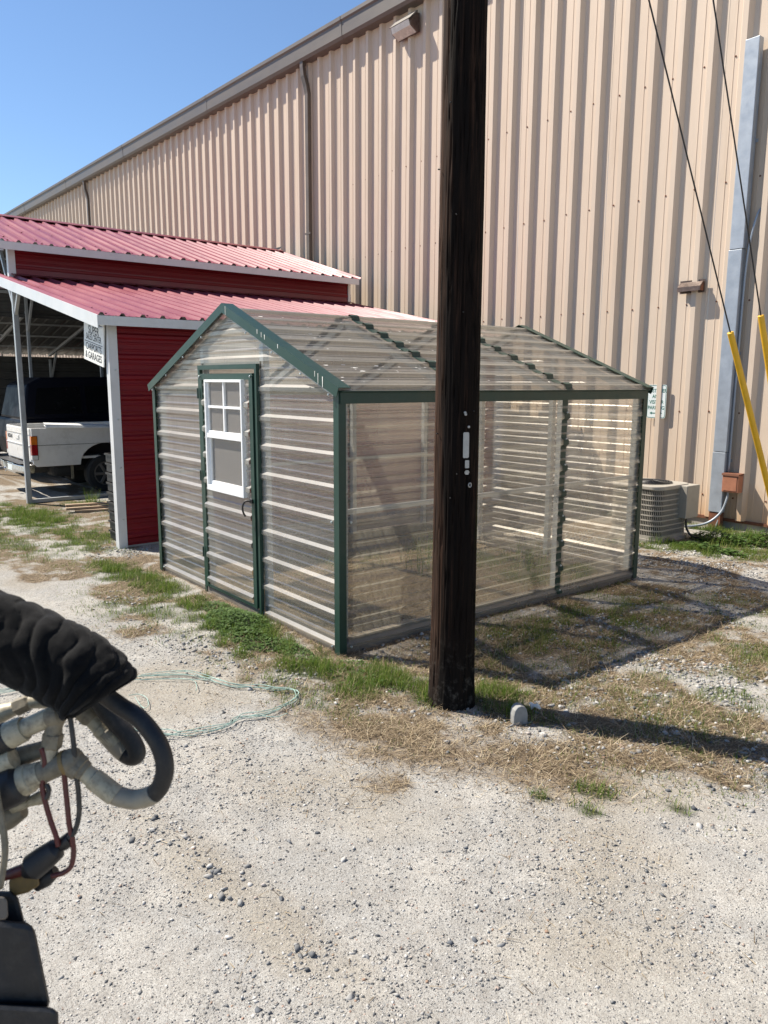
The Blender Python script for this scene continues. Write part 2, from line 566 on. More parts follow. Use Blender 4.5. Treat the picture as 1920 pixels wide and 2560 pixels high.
def straw_cover(x, y):
    yb = np.interp(x, EDGE_X, EDGE_Y)
    s = sstep(-.30, .60, (y - yb) + (fbm(x, y, 2.2, 4) - .5) * 1.5)
    patch = (.12 + .88 * sstep(.38, .60, fbm(x, y, 1.9, 3, 40))) * (.35 + .9 * sstep(.3, .62, fbm(x, y, 8, 3, 4)))
    s = s * patch
    s = np.maximum(s, ell(x, y, 1.40, -.52, .50, .30, .45) * (0.6 + .6 * fbm(x, y, 5, 2)))
    s = np.maximum(s, ell(x, y, 1.08, -.12, .48, .30, .4) * (.35 + .8 * fbm(x, y, 7, 2, 2)))
    s = np.maximum(s, ell(x, y, 1.75, -.25, .80, .36, .55) * (.45 + .8 * fbm(x, y, 4, 3, 8)))
    s = np.maximum(s, ell(x, y, .65, 1.3, .75, 1.6, -.2) * (.35 + .9 * fbm(x, y, 3, 3, 28)))
    s = np.maximum(s, ell(x, y, 1.95, .05, .40, .22, .5) * .9)
    s = np.maximum(s, ell(x, y, .9, -.75, .8, .25, .1) * .55)
    s = np.maximum(s, ((x < .05) & (x > -3.2) & (y > 0) & (y < 3.6)) * .95)
    s = np.maximum(s, ell(x, y, 2.3, .75, .9, .55, .6) * .8)
    s = s * (1 - .8 * ell(x, y, -.45, -1.05, .85, .30, .3))     # bare dust inside the twine loop
    return np.clip(s, 0, 1)


GRASS = [(-7.4, -.30, 1.5, .55, .1, .85), (-5.6, -.15, 1.4, .7, .2, .42), (-4.9, -.35, .9, .5, .3, .4), (-3.3, -.38, .65, .30, .1, .9), (-2.55, -.38, .70, .28, -.05, 1.0),
         (-1.85, -.30, .42, .20, 0, .8), (-1.05, -.30, .58, .30, .1, 1.0), (-.42, -.26, .48, .22, .1, 1.0), (-.45, -.55, .14, .09, 0, .8),
         (-.70, -.58, .12, .07, 0, .7), (-.05, -.42, .30, .13, .3, .8), (.10, -.18, .34, .18, .2, 1), (.45, -.16, .50, .30, .2, 1.1),
         (.78, -.02, .30, .20, .3, 1.0), (.62, -.38, .16, .08, .3, .7), (1.22, .34, .30, .18, .5, 1.0), (1.46, .26, .26, .13, .4, .95), (.95, -.12, .2, .12, .3, .7),
         (-.35, 5.35, .9, .38, .1, .8), (.35, 5.7, .9, .30, .1, .7), (-.9, 4.95, .5, .15, 0, .6), (0, 6.7, 7, .22, 0, .7),
         (1.95, 2.4, .8, .9, 0, .34), (1.3, 3.3, .8, .8, 0, .28), (.55, .75, .5, .5, .5, .30), (1.05, 1.1, .4, .35, .4, .22),
         (2.2, 1.2, 1.5, 1.2, .5, .32), (.3, -.62, 1.2, .25, .1, .28), (-1.9, -.75, 1.2, .4, .1, .34), (.7, 1.8, .7, 1.8, 0, .45), (-5.5, -.9, 2.0, .5, .1, .32), (2.27, -.12, .14, .10, .4, .55), (2.33, -.28, .10, .06, 0, .7), (2.15, -.36, .07, .05, 0, .7), (2.62, .06, .08, .05, 0, .5), (-.22, -.93, .08, .05, 0, .6), (.02, -.78, .07, .05, 0, .6),
         (-1.2, 2.9, 1.5, .6, 0, .55), (-.5, 3.3, .6, .3, 0, .9), (-2.4, 1.6, .6, .9, 0, .35), (-7.9, .8, .7, .5, .9, .35), (-6.2, 1.2, 1.3, .8, 0, .4)]


def grass_cover(x, y):
    g = np.zeros_like(np.asarray(x, float))
    for cx, cy, rx, ry, ro, d in GRASS:
        g = np.maximum(g, ell(x, y, cx, cy, rx, ry, ro) * d)
    return np.clip(g * (.35 + 1.2 * sstep(.33, .62, fbm(x, y, 7, 3, 9))), 0, 1)


GRAVEL = [(1.9, 1.4, 1.2, .9, .8, .9), (.8, 1.9, .7, 1.6, -.2, .5), (1.15, .8, .45, .45, 0, .6), (0, 4.6, 3.5, 1.0, .1, .9), (-4.25, -.05, .35, .5, 1.4, 1.0),
          (.95, -.32, .22, .10, .5, .9), (.05, -.62, .40, .14, .4, .8), (-.55, -.45, .25, .10, .2, .6), (2.9, .2, .5, .25, .5, .35), (1.7, 3.4, 1.5, 1.2, 0, .6), (2.4, .8, 1.3, .7, .6, .6), (.6, 1.0, .8, 1.3, -.3, .4), (-.6, -.75, 1.6, .3, .15, .38), (1.7, .3, .6, .25, .4, .4), (-2.3, -.75, .5, .2, .2, .6),
          (1.9, -1.83, .75, .13, .12, .6), (1.95, -1.30, .2, .08, .9, .3)]


def gravel_cover(x, y):
    g = np.zeros_like(np.asarray(x, float))
    for cx, cy, rx, ry, ro, d in GRAVEL:
        g = np.maximum(g, ell(x, y, cx, cy, rx, ry, ro) * d)
    return np.clip(g * (.3 + 1.2 * sstep(.35, .65, fbm(x, y, 5, 3, 77))), 0, 1)


def ridge(x, y):
    return ell(x, y, 1.9, -1.83, .95, .13, .12) * (.3 + 1.2 * fbm(x, y, 9, 3, 91))


def dirt_cover(x, y):
    d = ell(x, y, 1.9, -1.83, .95, .17, .12) * .9
    d = np.maximum(d, ell(x, y, 1.5, -1.1, .7, .35, .5) * .7)
    d = np.maximum(d, ell(x, y, 2.9, -.9, .5, .3, .7) * .6)
    d = np.maximum(d, sstep(.50, .72, fbm(x, y, .8, 3, 63)) * .7)
    return np.clip(d * (.4 + 1.0 * fbm(x, y, 6, 3, 15)), 0, 1)


def ground_z(x, y):
    near = sstep(14, 9, np.abs(np.asarray(x, float))) * sstep(14, 10, np.abs(np.asarray(y, float)))
    return ((fbm(x, y, 1.3, 3, 3) - .5) * .035 + (fbm(x, y, 7, 3, 31) - .5) * .016 + (fbm(x, y, 20, 2, 13) - .5) * .007 + ridge(x, y) * .020 - .010 * (sstep(.5, .15, np.abs((y + 1.3) - .12 * (x - 1.5) + .25 * (vnoise(x, y, .6) - .5)) ) ) + .004) * near - .006


# ------------------------------------------------------------------ ground
def axis(lo, hi, step, far):
    a = np.arange(lo, hi + step / 2, step)
    l, r = [], []
    d, q = step, lo
    while q > -far:
        d *= 1.35
        q -= d
        l.append(q)
    d, q = step, hi
    while q < far:
        d *= 1.35
        q += d
        r.append(q)
    return np.concatenate([np.array(l[::-1]), a, np.array(r)])


gx, gy = axis(-9, 5, .045, 900), axis(-4, 7.2, .045, 900)
GX, GY = np.meshgrid(gx, gy)
GZ = ground_z(GX, GY)
nxx, nyy = len(gx), len(gy)
me = bpy.data.meshes.new('ground')
verts = np.stack([GX, GY, GZ], -1).reshape(-1, 3)
idx = np.arange(nxx * nyy).reshape(nyy, nxx)
quads = np.stack([idx[:-1, :-1], idx[:-1, 1:], idx[1:, 1:], idx[1:, :-1]], -1).reshape(-1, 4)
me.vertices.add(len(verts))
me.vertices.foreach_set('co', verts.ravel())
me.loops.add(quads.size)
me.loops.foreach_set('vertex_index', quads.ravel())
me.polygons.add(len(quads))
me.polygons.foreach_set('loop_start', np.arange(0, quads.size, 4))
me.polygons.foreach_set('loop_total', np.full(len(quads), 4))
me.polygons.foreach_set('use_smooth', np.ones(len(quads), bool))
me.update()
att = me.color_attributes.new('cover', 'FLOAT_COLOR', 'POINT')
cov = np.stack([straw_cover(GX, GY), grass_cover(GX, GY), gravel_cover(GX, GY), dirt_cover(GX, GY)], -1).reshape(-1, 4)
att.data.foreach_set('color', cov.ravel())
ground = bpy.data.objects.new('ground', me)
COL.objects.link(ground)
tag(ground, 'pale dusty gravel yard with straw litter and patches of weeds', None, None, 'structure')

mt, nt, out = new_mat('yard_ground')
b = nt.nodes.new('ShaderNodeBsdfPrincipled')
b.inputs['Roughness'].default_value = .95
b.inputs['Specular IOR Level'].default_value = .15
va = nt.nodes.new('ShaderNodeVertexColor')
va.layer_name = 'cover'
sp = nt.nodes.new('ShaderNodeSeparateColor')
nt.links.new(va.outputs[0], sp.inputs[0])
geo = nt.nodes.new('ShaderNodeNewGeometry')
pos = geo.outputs['Position']
big = tex_noise(nt, 1.1, 5, .6, vec=pos)
mid = tex_noise(nt, 9, 6, .65, vec=pos)
fine = tex_noise(nt, 90, 5, .7, vec=pos)
dust = ramp(nt, big, [(.30, (.40, .385, .345)), (.43, (.50, .485, .445)), (.52, (.39, .39, .375)), (.60, (.47, .46, .43)), (.75, (.55, .535, .49))])
dust = mix_rgb(nt, ramp(nt, mid, [(.4, (0, 0, 0)), (.7, (.6,) * 3)]), dust, (.27, .255, .23))
dust = mix_rgb(nt, ramp(nt, fine, [(.35, (.55,) * 3), (.6, (0, 0, 0))]), dust, (.20, .18, .155))


def pebbles(scale, thr, seedoff):
    mp = nt.nodes.new('ShaderNodeMapping')
    mp.inputs['Location'].default_value = (seedoff, seedoff * .7, 0)
    nt.links.new(pos, mp.inputs[0])
    v = nt.nodes.new('ShaderNodeTexVoronoi')
    v.inputs['Scale'].default_value = scale
    v.inputs['Randomness'].default_value = 1
    nt.links.new(mp.outputs[0], v.inputs['Vector'])
    sc = nt.nodes.new('ShaderNodeSeparateColor')
    nt.links.new(v.outputs['Color'], sc.inputs[0])
    size = mathn(nt, 'MULTIPLY', sc.outputs[1], thr)
    inside = mathn(nt, 'LESS_THAN', v.outputs['Distance'], size)
    col = ramp(nt, sc.outputs[0], [(0, (.07, .075, .085)), (.3, (.16, .165, .17)), (.5, (.30, .29, .275)), (.75, (.44, .42, .39)), (.93, (.56, .54, .51)), (1, (.36, .20, .14))])
    h = mathn(nt, 'SUBTRACT', size, v.outputs['Distance'], True)
    return inside, col, h


i1, c1, h1 = pebbles(75, .42, 0.0)
i2, c2, h2 = pebbles(190, .46, 3.3)
i3, c3, h3 = pebbles(430, .5, 7.7)
dust = mix_rgb(nt, ramp(nt, va.outputs['Alpha'], [(.15, (0, 0, 0)), (.7, (.8,) * 3)]), dust, ramp(nt, fine, [(.3, (.21, .185, .145)), (.7, (.40, .365, .305))]))
grit = tex_noise(nt, 320, 3, .7, vec=pos)
dust = mix_rgb(nt, ramp(nt, grit, [(.36, (.75,) * 3), (.52, (0, 0, 0))]), dust, (.12, .11, .095))
col = mix_rgb(nt, mathn(nt, 'MULTIPLY', i3, .65), dust, c3)
col = mix_rgb(nt, mathn(nt, 'MULTIPLY', i2, .8), col, c2)
col = mix_rgb(nt, mathn(nt, 'MULTIPLY', i1, .8), col, c1)
strawfac = ramp(nt, mathn(nt, 'ADD', sp.outputs[0], mathn(nt, 'MULTIPLY', mathn(nt, 'SUBTRACT', mid, .5), .8)), [(.22, (0, 0, 0)), (.75, (.88,) * 3)])
thatch = ramp(nt, tex_noise(nt, 55, 5, .75, vec=pos, dist=1.5), [(.3, (.034, .023, .013)), (.5, (.13, .092, .055)), (.72, (.33, .255, .165))])
col = mix_rgb(nt, strawfac, col, thatch)
gfac = ramp(nt, mathn(nt, 'ADD', sp.outputs[1], mathn(nt, 'MULTIPLY', mathn(nt, 'SUBTRACT', fine, .5), .5)), [(.2, (0, 0, 0)), (.6, (.8,) * 3)])
soil = ramp(nt, fine, [(.3, (.02, .025, .010)), (.7, (.07, .075, .032))])
col = mix_rgb(nt, gfac, col, soil)
nt.links.new(col, b.inputs['Base Color'])
hsum = mathn(nt, 'ADD', mathn(nt, 'MULTIPLY', h1, 1.6), mathn(nt, 'ADD', mathn(nt, 'MULTIPLY', h2, .8), mathn(nt, 'ADD', mathn(nt, 'MULTIPLY', fine, .35), mathn(nt, 'MULTIPLY', mid, .6))))
nt.links.new(bump(nt, hsum, 1.0, .016), b.inputs['Normal'])
nt.links.new(b.outputs[0], out.inputs[0])
me.materials.append(mt)

# ------------------------------------------------------------------ warehouse
WY = 6.96
eave = lambda x: 8.53 - .0233 * x
wh = empty('warehouse', (0, WY, 0))
tag(wh, 'tall tan ribbed steel warehouse with grey gutter along its eave', 'building')
PIT = .43
prof = rib_profile(0, 2 * PIT, .25, PIT, rib=((-.078, 0), (-.036, .068), (.036, .068), (.078, 0)), minor=((-.007, 0), (-.002, .005), (.002, .005), (.007, 0)), nminor=2)
mb = MB()
sheet(mb, (0, 0, .13), (1, 0, 0), (0, 0, 1), (0, -1, 0), prof, 0, 8.7)
panel0 = mb.build('wall_panel', M['beige'], wh)
px0 = -46.0
for k in range(63):
    x = px0 + k * 2 * PIT
    o = panel0 if k == 0 else link_copy(panel0, wh)
    o.location = (x, -.002 * (k % 2), 0)
    o.scale = (1, 1, (eave(x) + .18) / 8.85)
xr = px0 + 63 * 2 * PIT
MB().box(px0, xr, .004, .35, -.3, .12).build('foundation', M['concrete'], wh)
MB().box(px0, xr, -.022, .003, .095, .135).build('base_angle', M['rust'], wh)
# gutter in lengths
gp = [(0, 0), (-.20, 0), (-.245, .05), (-.255, .30), (-.285, .33), (-.285, .40), (-.265, .40), (-.262, .345), (-.235, .32), (0, .36)]
glen = 6.1
k = 0
x = px0
while x < xr:
    x2 = min(x + glen, xr)
    gmb = MB()
    dy = .004 * (k % 2)
    gmb.prism(gp, lambda a, c: Vector((x + .004, a * (1 + dy * 2) - .002, eave(x) + c)), lambda a, c: Vector((x2 - .004, a * (1 + dy * 2) - .002, eave(x2) + c)))
    g = gmb.build('gutter', M['gutter'], wh)
    st = MB()
    st.prism([(a * 1.02, c - .003) for a, c in gp[:6]] + [(0, .37)], lambda a, c: Vector((x - .03, a - .004, eave(x) + c)), lambda a, c: Vector((x + .03, a - .004, eave(x) + c)))
    if k: st.build('joint_strap', M['gutter'], g)
    x = x2
    k += 1
mb = MB()
mb.add([(px0, 0, eave(px0) + .39), (xr, 0, eave(xr) + .39), (xr, 18, eave(xr) + 2.2), (px0, 18, eave(px0) + 2.2)], [(0, 1, 2, 3)])
mb.build('roof', M['galv'], wh)
MB().box(px0 - .02, px0 + .05, .01, 30, 0, 8.9).build('end_wall', M['beige'], wh)
MB().box(xr - .05, xr + .02, .01, 30, 0, 8.0).build('end_wall', M['beige'], wh)
for x in (-40.8, -25.75, -10.95, 3.9):
    e = eave(x)
    pth = [(x, -.17, e + .02), (x, -.17, e - .10), (x + .02, -.16, e - .28), (x + .05, -.12, e - .45), (x + .06, -.09, e - .62), (x + .06, -.09, .15)]
    dmb = MB()
    for a, c in zip(pth[:-1], pth[1:]):
        dmb.bar(a, Vector(c) - Vector((0, 0, .012)), .115, .085, up=(0, -1, 0))
    d = dmb.build('downspout', M['spout'], wh)
    for z in (2.2, 5.2):
        MB().box(x - .06, x + .18, -.137, -.132, z, z + .04).build('strap', M['spout'], d)
# fasteners showing on the wall near the camera: a few stained screw heads
scr = MB().lathe((0, 0, 0), (0, -1, 0), [(0, .012), (.006, .012), (.009, .006)], 8).build('screw', M['rust'], wh, smooth=False)
first = True
for z in (.42, 1.55, 3.0, 4.5, 6.0):
    for k in range(24):
        x = -9.46 + .43 * k + .135
        o = scr if first else link_copy(scr, wh)
        first = False
        o.location = (x + random.uniform(-.012, .012), -.001, z + random.uniform(-.012, .012))

# ------------------------------------------------------------------ red carport
CX, CW, LX, LE = -8.56, -14.04, -4.42, -4.18       # centre wall, far wall, lean-to wall, lean-to eave
RX, RZ = -11.3, 4.82                                # ridge
cp = empty('carport', (0, 0, 0))
tag(cp, 'red steel carport with raised centre roof and lower side roof', 'carport')
Y0, Y1 = -.20, 6.34


def slope_panels(name, xa, za, xb, zb, y0, y1, n, mat, inner=True):
    A, B = Vector((xa, 0, za)), Vector((xb, 0, zb))
    L = (B - A)
    ln = L.length
    L.normalize()
    T = Vector((0, 1, 0))
    N = L.cross(T)
    if N.z < 0: N = -N
    w = (y1 - y0) / n
    mb = MB()
    pr = rib_profile(0, w + .03, .04, .2286, rib=((-.036, 0), (-.015, .030), (.015, .030), (.036, 0)), minor=((-.012, 0), (-.004, .003), (.004, .003), (.012, 0)))
    sheet(mb, (0, 0, 0), T, L, N, pr, 0, ln, thick=.0015)
    p0 = mb.build(name, mat, cp)
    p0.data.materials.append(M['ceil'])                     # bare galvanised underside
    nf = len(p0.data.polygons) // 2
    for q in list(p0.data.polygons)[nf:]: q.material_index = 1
    for k in range(n):
        o = p0 if k == 0 else link_copy(p0, cp)
        o.location = A + Vector((0, y0 + k * w, 0)) + N * (.0012 * (k % 2))
    return N, L, ln


n = 7
ez = 3.93                                                   # upper roof sheet at its eave
N1, L1, ln1 = slope_panels('roof_panel', RX, RZ, -8.24, ez, Y0, Y1, n, M['redroof'])
slope_panels('roof_panel', RX, RZ, -14.36, ez, Y0, Y1, n, M['redroof'])
N2, L2, ln2 = slope_panels('roof_panel', CX + .01, 3.47, LE, 2.625, Y0, Y1, n, M['redroof'])
slope_panels('roof_panel', -14.05, 3.47, -18.42, 2.625, Y0, Y1, n, M['redroof'])
# ridge cap and closure
mb = MB()
mb.prism([(-.16, -.045), (0, .012), (.16, -.045), (.16, -.055), (0, 0), (-.16, -.055)], lambda a, c: Vector((RX + a, Y0 - .01, RZ + .045 + c)), lambda a, c: Vector((RX + a, Y1 + .01, RZ + .045 + c)))
mb.build('ridge_cap', M['ridgered'], cp)
mb = MB()
mb.prism([(0, .16), (.004, .16), (.006, .02), (.14, -.012), (.14, -.016), (0, .01)], lambda a, c: Vector((CX + .012 + a, Y0 + .2, 3.50 + c)), lambda a, c: Vector((CX + .012 + a, Y1 - .02, 3.50 + c)))
mb.build('flashing', M['ridgered'], cp)
# fascias
for (x, z, h) in ((-8.235, ez - .115, .11), (LE + .005, 2.625 - .105, .10), (-14.365, ez - .115, .11)):
    s = 1 if x > -11 else -1
    MB().box(min(x, x + .012 * s), max(x, x + .012 * s), Y0 - .005, Y1 - .05, z, z + h).build('fascia', M['white'], cp)
# rake trims at the front (a face board with an under return)
def rake(xa, za, xb, zb, y, nm='rake_trim'):
    mb = MB()
    d = (Vector((xb, 0, zb)) - Vector((xa, 0, za)))
    mb.prism([(0, -.135), (0, .002), (.01, .002), (.01, -.122), (.06, -.122), (.06, -.135)],
             lambda a, c: Vector((xa, y + a, za + c)), lambda a, c: Vector((xb, y + a, zb + c)))
    return mb.build(nm, M['white'], cp)
rake(CX + .06, 3.46, LE + .016, 2.622, Y0 - .012)
rake(RX, RZ - .004, -8.22, ez - .004, Y0 - .012)
rake(RX, RZ - .004, -14.38, ez - .004, Y0 - .012)
# raised side wall between the roofs and the lean-to side wall
def red_wall(x, y0, y1, z0, z1, side, nm='wall_sheet'):
    mb = MB()
    pr = rib_profile(z0, z1, z0 + .11)
    sheet(mb, (x, 0, 0), (0, 0, 1), (0, 1, 0), (side, 0, 0), pr, y0, y1, thick=.0015)
    return mb.build(nm, M['redwall'], cp)
red_wall(CX + .005, .03, 6.24, 3.28, 3.86, 1)
red_wall(LX, .06, 3.10, .03, 2.56, 1)
red_wall(LX + .002, 3.08, 6.24, .03, 2.56, 1)
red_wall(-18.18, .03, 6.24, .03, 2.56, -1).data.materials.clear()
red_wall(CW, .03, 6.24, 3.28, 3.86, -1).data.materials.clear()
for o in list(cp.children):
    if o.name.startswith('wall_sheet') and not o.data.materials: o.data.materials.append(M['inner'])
# back wall of the carport (inside bare steel)
mb = MB()
pr = rib_profile(.03, 4.9, .14)
def bx0(t): return max(CW, RX - (RZ - t) * (RX - -14.36) / (RZ - ez)) if t > ez else (CW if t > 3.47 else (-18.18 if t < 2.56 else -18.18 + (t - 2.56) / .2))
def bx1(t): return (RX + (RZ - t) * (-8.24 - RX) / (RZ - ez)) if t > ez else (CX if t > 3.47 else (LX if t < 2.56 else LX - (t - 2.56) / .2))
sheet(mb, (0, 6.25, 0), (0, 0, 1), (1, 0, 0), (0, 1, 0), pr, bx0, bx1)
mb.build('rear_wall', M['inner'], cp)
# corner trims
def corner(x, y, z0, z1, sx, w=.075):
    mb = MB()
    mb.prism([(0, 0), (sx * w, 0), (sx * w, .006), (sx * .006, .006), (sx * .006, w), (0, w)],
             lambda a, c: Vector((x + a, y + c, z0)), lambda a, c: Vector((x + a, y + c, z1)))
    return mb.build('corner_trim', M['white'], cp)
corner(LX + .028, -.03, .0, 2.57, -1, .10)
corner(CX + .032, -.03, 3.30, 3.90, -1, .10)
corner(LX + .028, 6.27, .0, 2.57, -1, -.10)
mb = MB().box(CX - .01, CX + .034, 6.243, 6.30, 3.34, 3.86)
mb.build('corner_trim', M['white'], cp)
# posts, rails, rafters, braces
def tubebar(a, b, nm, w=.062): return MB().bar(a, b, w, w).build(nm, M['tube'], cp, bevel=.006)
for y in (.035, 1.55, 3.1, 4.65, 6.2):
    if y > .1:
        tubebar((CX - .035, y, 0), (CX - .035, y, 3.84), 'post') if y in (6.2,) else None
    else:
        tubebar((CX - .035, y, 0), (CX - .035, y, 3.84), 'post', .075)
    tubebar((CW + .04, y, 0), (CW + .04, y, 3.84), 'post')
    tubebar((LX - .04, y, 0), (LX - .04, y, 2.50), 'post')
    tubebar((RX, y, RZ - .07), (-8.45, y, ez - .03), 'rafter')
    tubebar((RX, y, RZ - .07), (-14.15, y, ez - .03), 'rafter')
    tubebar((CX, y, 3.40), (LX, y, 2.605), 'rafter')
    tubebar((CW, y, 3.40), (-18.18, y, 2.605), 'rafter')
    tubebar((-18.14, y, 0), (-18.14, y, 2.50), 'post')
    tubebar((-18.1, y, 1.95), (-17.5, y, 2.68), 'brace', .05)
    tubebar((CX - .04, y, 3.0), (CX - .75, y, 4.05), 'brace', .05)
    tubebar((CW + .06, y, 3.0), (CW + .9, y, 4.10), 'brace', .05)
    tubebar((CX - .04, y, 2.9), (CX + .34, y, 3.32), 'brace', .05)
    tubebar((LX - .04, y, 1.98), (LX - .55, y, 2.66), 'brace', .05)
for x in (CX - .035, CW + .04, LX - .04):
    tubebar((x, 0, .035), (x, 6.22, .035), 'base_rail')
tubebar((CX - .035, 0, 3.80), (CX - .035, 6.22, 3.80), 'header')
tubebar((CX - .035, .08, 3.36), (CX - .035, 6.22, 3.36), 'header')
tubebar((CW + .04, 0, 3.80), (CW + .04, 6.22, 3.80), 'header')
for k in range(1, 4):
    x = RX + k * .80
    tubebar((x, Y0 + .06, RZ - .04 - k * .80 * .291 + .01), (x, 6.22, RZ - .04 - k * .80 * .291 + .01), 'purlin', .04)
    x = RX - k * .80
    tubebar((x, Y0 + .06, RZ - .04 - k * .80 * .291 + .01), (x, 6.22, RZ - .04 - k * .80 * .291 + .01), 'purlin', .04)
    x = CW - k * 1.1
    tubebar((x, Y0 + .06, 3.47 - k * 1.1 * .1932 - .035), (x, 6.22, 3.47 - k * 1.1 * .1932 - .035), 'purlin', .04)
    x = CX + k * 1.1
    tubebar((x, Y0 + .06, 3.47 - k * 1.1 * .1932 - .035), (x, 6.22, 3.47 - k * 1.1 * .1932 - .035), 'purlin', .04)
# dark screw heads on the two visible roofs
scr = MB().lathe((0, 0, 0), (0, 0, 1), [(0, .013), (.008, .012), (.011, .004)], 8).build('roof_screw', M['ridgered'], cp)
spots = []
for (xa, za, xb, zb, N) in ((RX, RZ, -8.24, ez, N1), (CX, 3.47, LE, 2.625, N2)):
    for u in (.14, .38, .62, .86, .97):
        for k in range(15):
            y = Y0 + .15 + k * .457 + random.uniform(-.02, .02)
            spots.append((xa + (xb - xa) * u, y, za + (zb - za) * u + .002))
for i, q in enumerate(spots):
    o = scr if i == 0 else link_copy(scr, cp)
    o.location = q
for z in (.35, .95, 1.5, 2.05):
    MB().lathe((LX + .028, .035, z), (1, 0, 0), [(0, .011), (.008, .01), (.01, .004)], 8).build('screw', M['screw'], cp)

# ------------------------------------------------------------------ greenhouse
W, LG, HE, HR = 3.17, 3.595, 1.88, 2.52
gh = empty('greenhouse', (0, 0, 0))
tag(gh, 'clear corrugated plastic greenhouse with dark green trim and gable door', 'greenhouse')
SL = (HR - HE) / (W / 2)
PH = .045
gxl = lambda z: -W if z <= HE else -W + (z - HE) / SL
gxr = lambda z: 0.0 if z <= HE else -(z - HE) / SL
DX0, DX1, DZ = -2.095, -1.096, 2.04


def clear(name, O, T, L, N, prof, l0, l1, mat='clear'):
    mb = MB()
    sheet(mb, O, T, L, N, prof, l0, l1)
    return mb.build(name, M[mat], gh)


zprof = rib_profile(.035, HE - .005, PH)
zdoor = rib_profile(.035, DZ - .01, PH)
F = dict(O=(0, 0, 0), T=(0, 0, 1), L=(1, 0, 0), N=(0, -1, 0))
clear('wall_sheet', prof=rib_profile(.035, DZ, PH), l0=gxl, l1=lambda z: DX0 + .01, **F)
clear('wall_sheet', prof=rib_profile(.035, DZ, PH), l0=lambda z: DX1 - .01, l1=gxr, **F)
clear('gable_sheet', prof=rib_profile(DZ, HR - .01, PH), l0=gxl, l1=gxr, **F)
clear('gable_sheet', (0, LG, 0), (0, 0, 1), (1, 0, 0), (0, 1, 0), rib_profile(.035, HR - .01, PH), gxl, gxr)
BAY = [0, 1.207, 2.413, LG]
for i in range(3):
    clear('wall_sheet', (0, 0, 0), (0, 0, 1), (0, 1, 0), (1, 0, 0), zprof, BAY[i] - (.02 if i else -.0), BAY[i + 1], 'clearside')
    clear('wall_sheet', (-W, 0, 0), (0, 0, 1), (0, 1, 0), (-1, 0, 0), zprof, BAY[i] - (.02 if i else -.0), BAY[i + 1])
RL = math.hypot(W / 2, HR - HE)
ov = .05
roofprof = rib_profile(.0, RL + ov, .10)
for sgn, ex in ((1, 0.0), (-1, -W)):
    Lx = Vector((sgn * W / 2, 0, -(HR - HE))).normalized()
    Nx = Vector((sgn * (HR - HE), 0, W / 2)).normalized()
    for i in range(3):
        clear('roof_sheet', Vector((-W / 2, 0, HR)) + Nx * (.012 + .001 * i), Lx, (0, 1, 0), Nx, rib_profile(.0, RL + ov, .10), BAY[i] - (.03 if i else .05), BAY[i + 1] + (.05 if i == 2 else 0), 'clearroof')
    # green battens following the ribs where sheets meet
    for y in BAY[1:3]:
        mb = MB()
        sheet(mb, Vector((-W / 2, y, HR)) + Nx * .019, Lx, (0, 1, 0), Nx, rib_profile(.02, RL + ov + .005, .10, rib=((-.040, 0), (-.019, .030), (.019, .030), (.040, 0)), nminor=0), -.045, .045, thick=.003)
        mb.build('roof_batten', M['green'], gh)
        mb = MB()
        X = 0 if sgn > 0 else -W
        sheet(mb, (X + sgn * .003, y, 0), (0, 0, 1), (0, 1, 0), (sgn, 0, 0), rib_profile(.04, HE - .03, PH, rib=((-.040, 0), (-.018, .029), (.018, .029), (.040, 0)), nminor=0), -.035, .035, thick=.003)
        mb.build('wall_batten', M['green'], gh)

# corner posts, L angles
def langle(x, y, sx, sy, z0, z1, w, nm, out=.031):
    mb = MB()
    pts = [(out * sx, out * sy), (out * sx - sx * w, out * sy), (out * sx - sx * w, out * sy - sy * .004), (out * sx - sx * .004, out * sy - sy * .004), (out * sx - sx * .004, out * sy - sy * w), (out * sx, out * sy - sy * w)]
    if sx * sy > 0: pts.reverse()
    mb.prism(pts, lambda a, c: Vector((x + a, y + c, z0)), lambda a, c: Vector((x + a, y + c, z1)))
    return mb.build(nm, M['green'], gh)
for x, sx in ((0, 1), (-W, -1)):
    for y, sy in ((0, -1), (LG, 1)):
        langle(x, y, sx, sy, .0, HE - .005, .062, 'corner_post')
# eave trims
for X, sg in ((0, 1), (-W, -1)):
    mb = MB()
    mb.prism([(0, -.075), (sg * .006, -.075), (sg * .006, 0), (sg * .030, .006), (sg * .030, .012), (0, .008)], lambda a, c: Vector((X + sg * .033 + a, -.02, HE - .02 + c)), lambda a, c: Vector((X + sg * .033 + a, LG + .02, HE - .02 + c)))
    mb.build('eave_trim', M['green'], gh)
# rake trims on both gables: face leg + top leg
for y, sy in ((0, -1), (LG, 1)):
    for sgn in (1, -1):
        Lx = Vector((sgn * W / 2, 0, -(HR - HE))).normalized()
        Nx = Vector((sgn * (HR - HE), 0, W / 2)).normalized()
        A = Vector((-W / 2, y, HR)) + Nx * .040
        e = RL + ov + .012
        mb = MB()
        pr = [(.060, .0), (-.045, .0), (-.045, -.004), (.056, -.004), (.056, -.070), (.060, -.070)]
        mit = lambda c: -(Nx.x * (.040 + c)) / Lx.x          # mitred where the two slopes meet
        mb.prism(pr, lambda a, c: A + Lx * mit(c) + Vector((0, sy * a, 0)) + Nx * c, lambda a, c: A + Lx * e + Vector((0, sy * a, 0)) + Nx * c)
        mb.build('rake_trim', M['green'], gh)
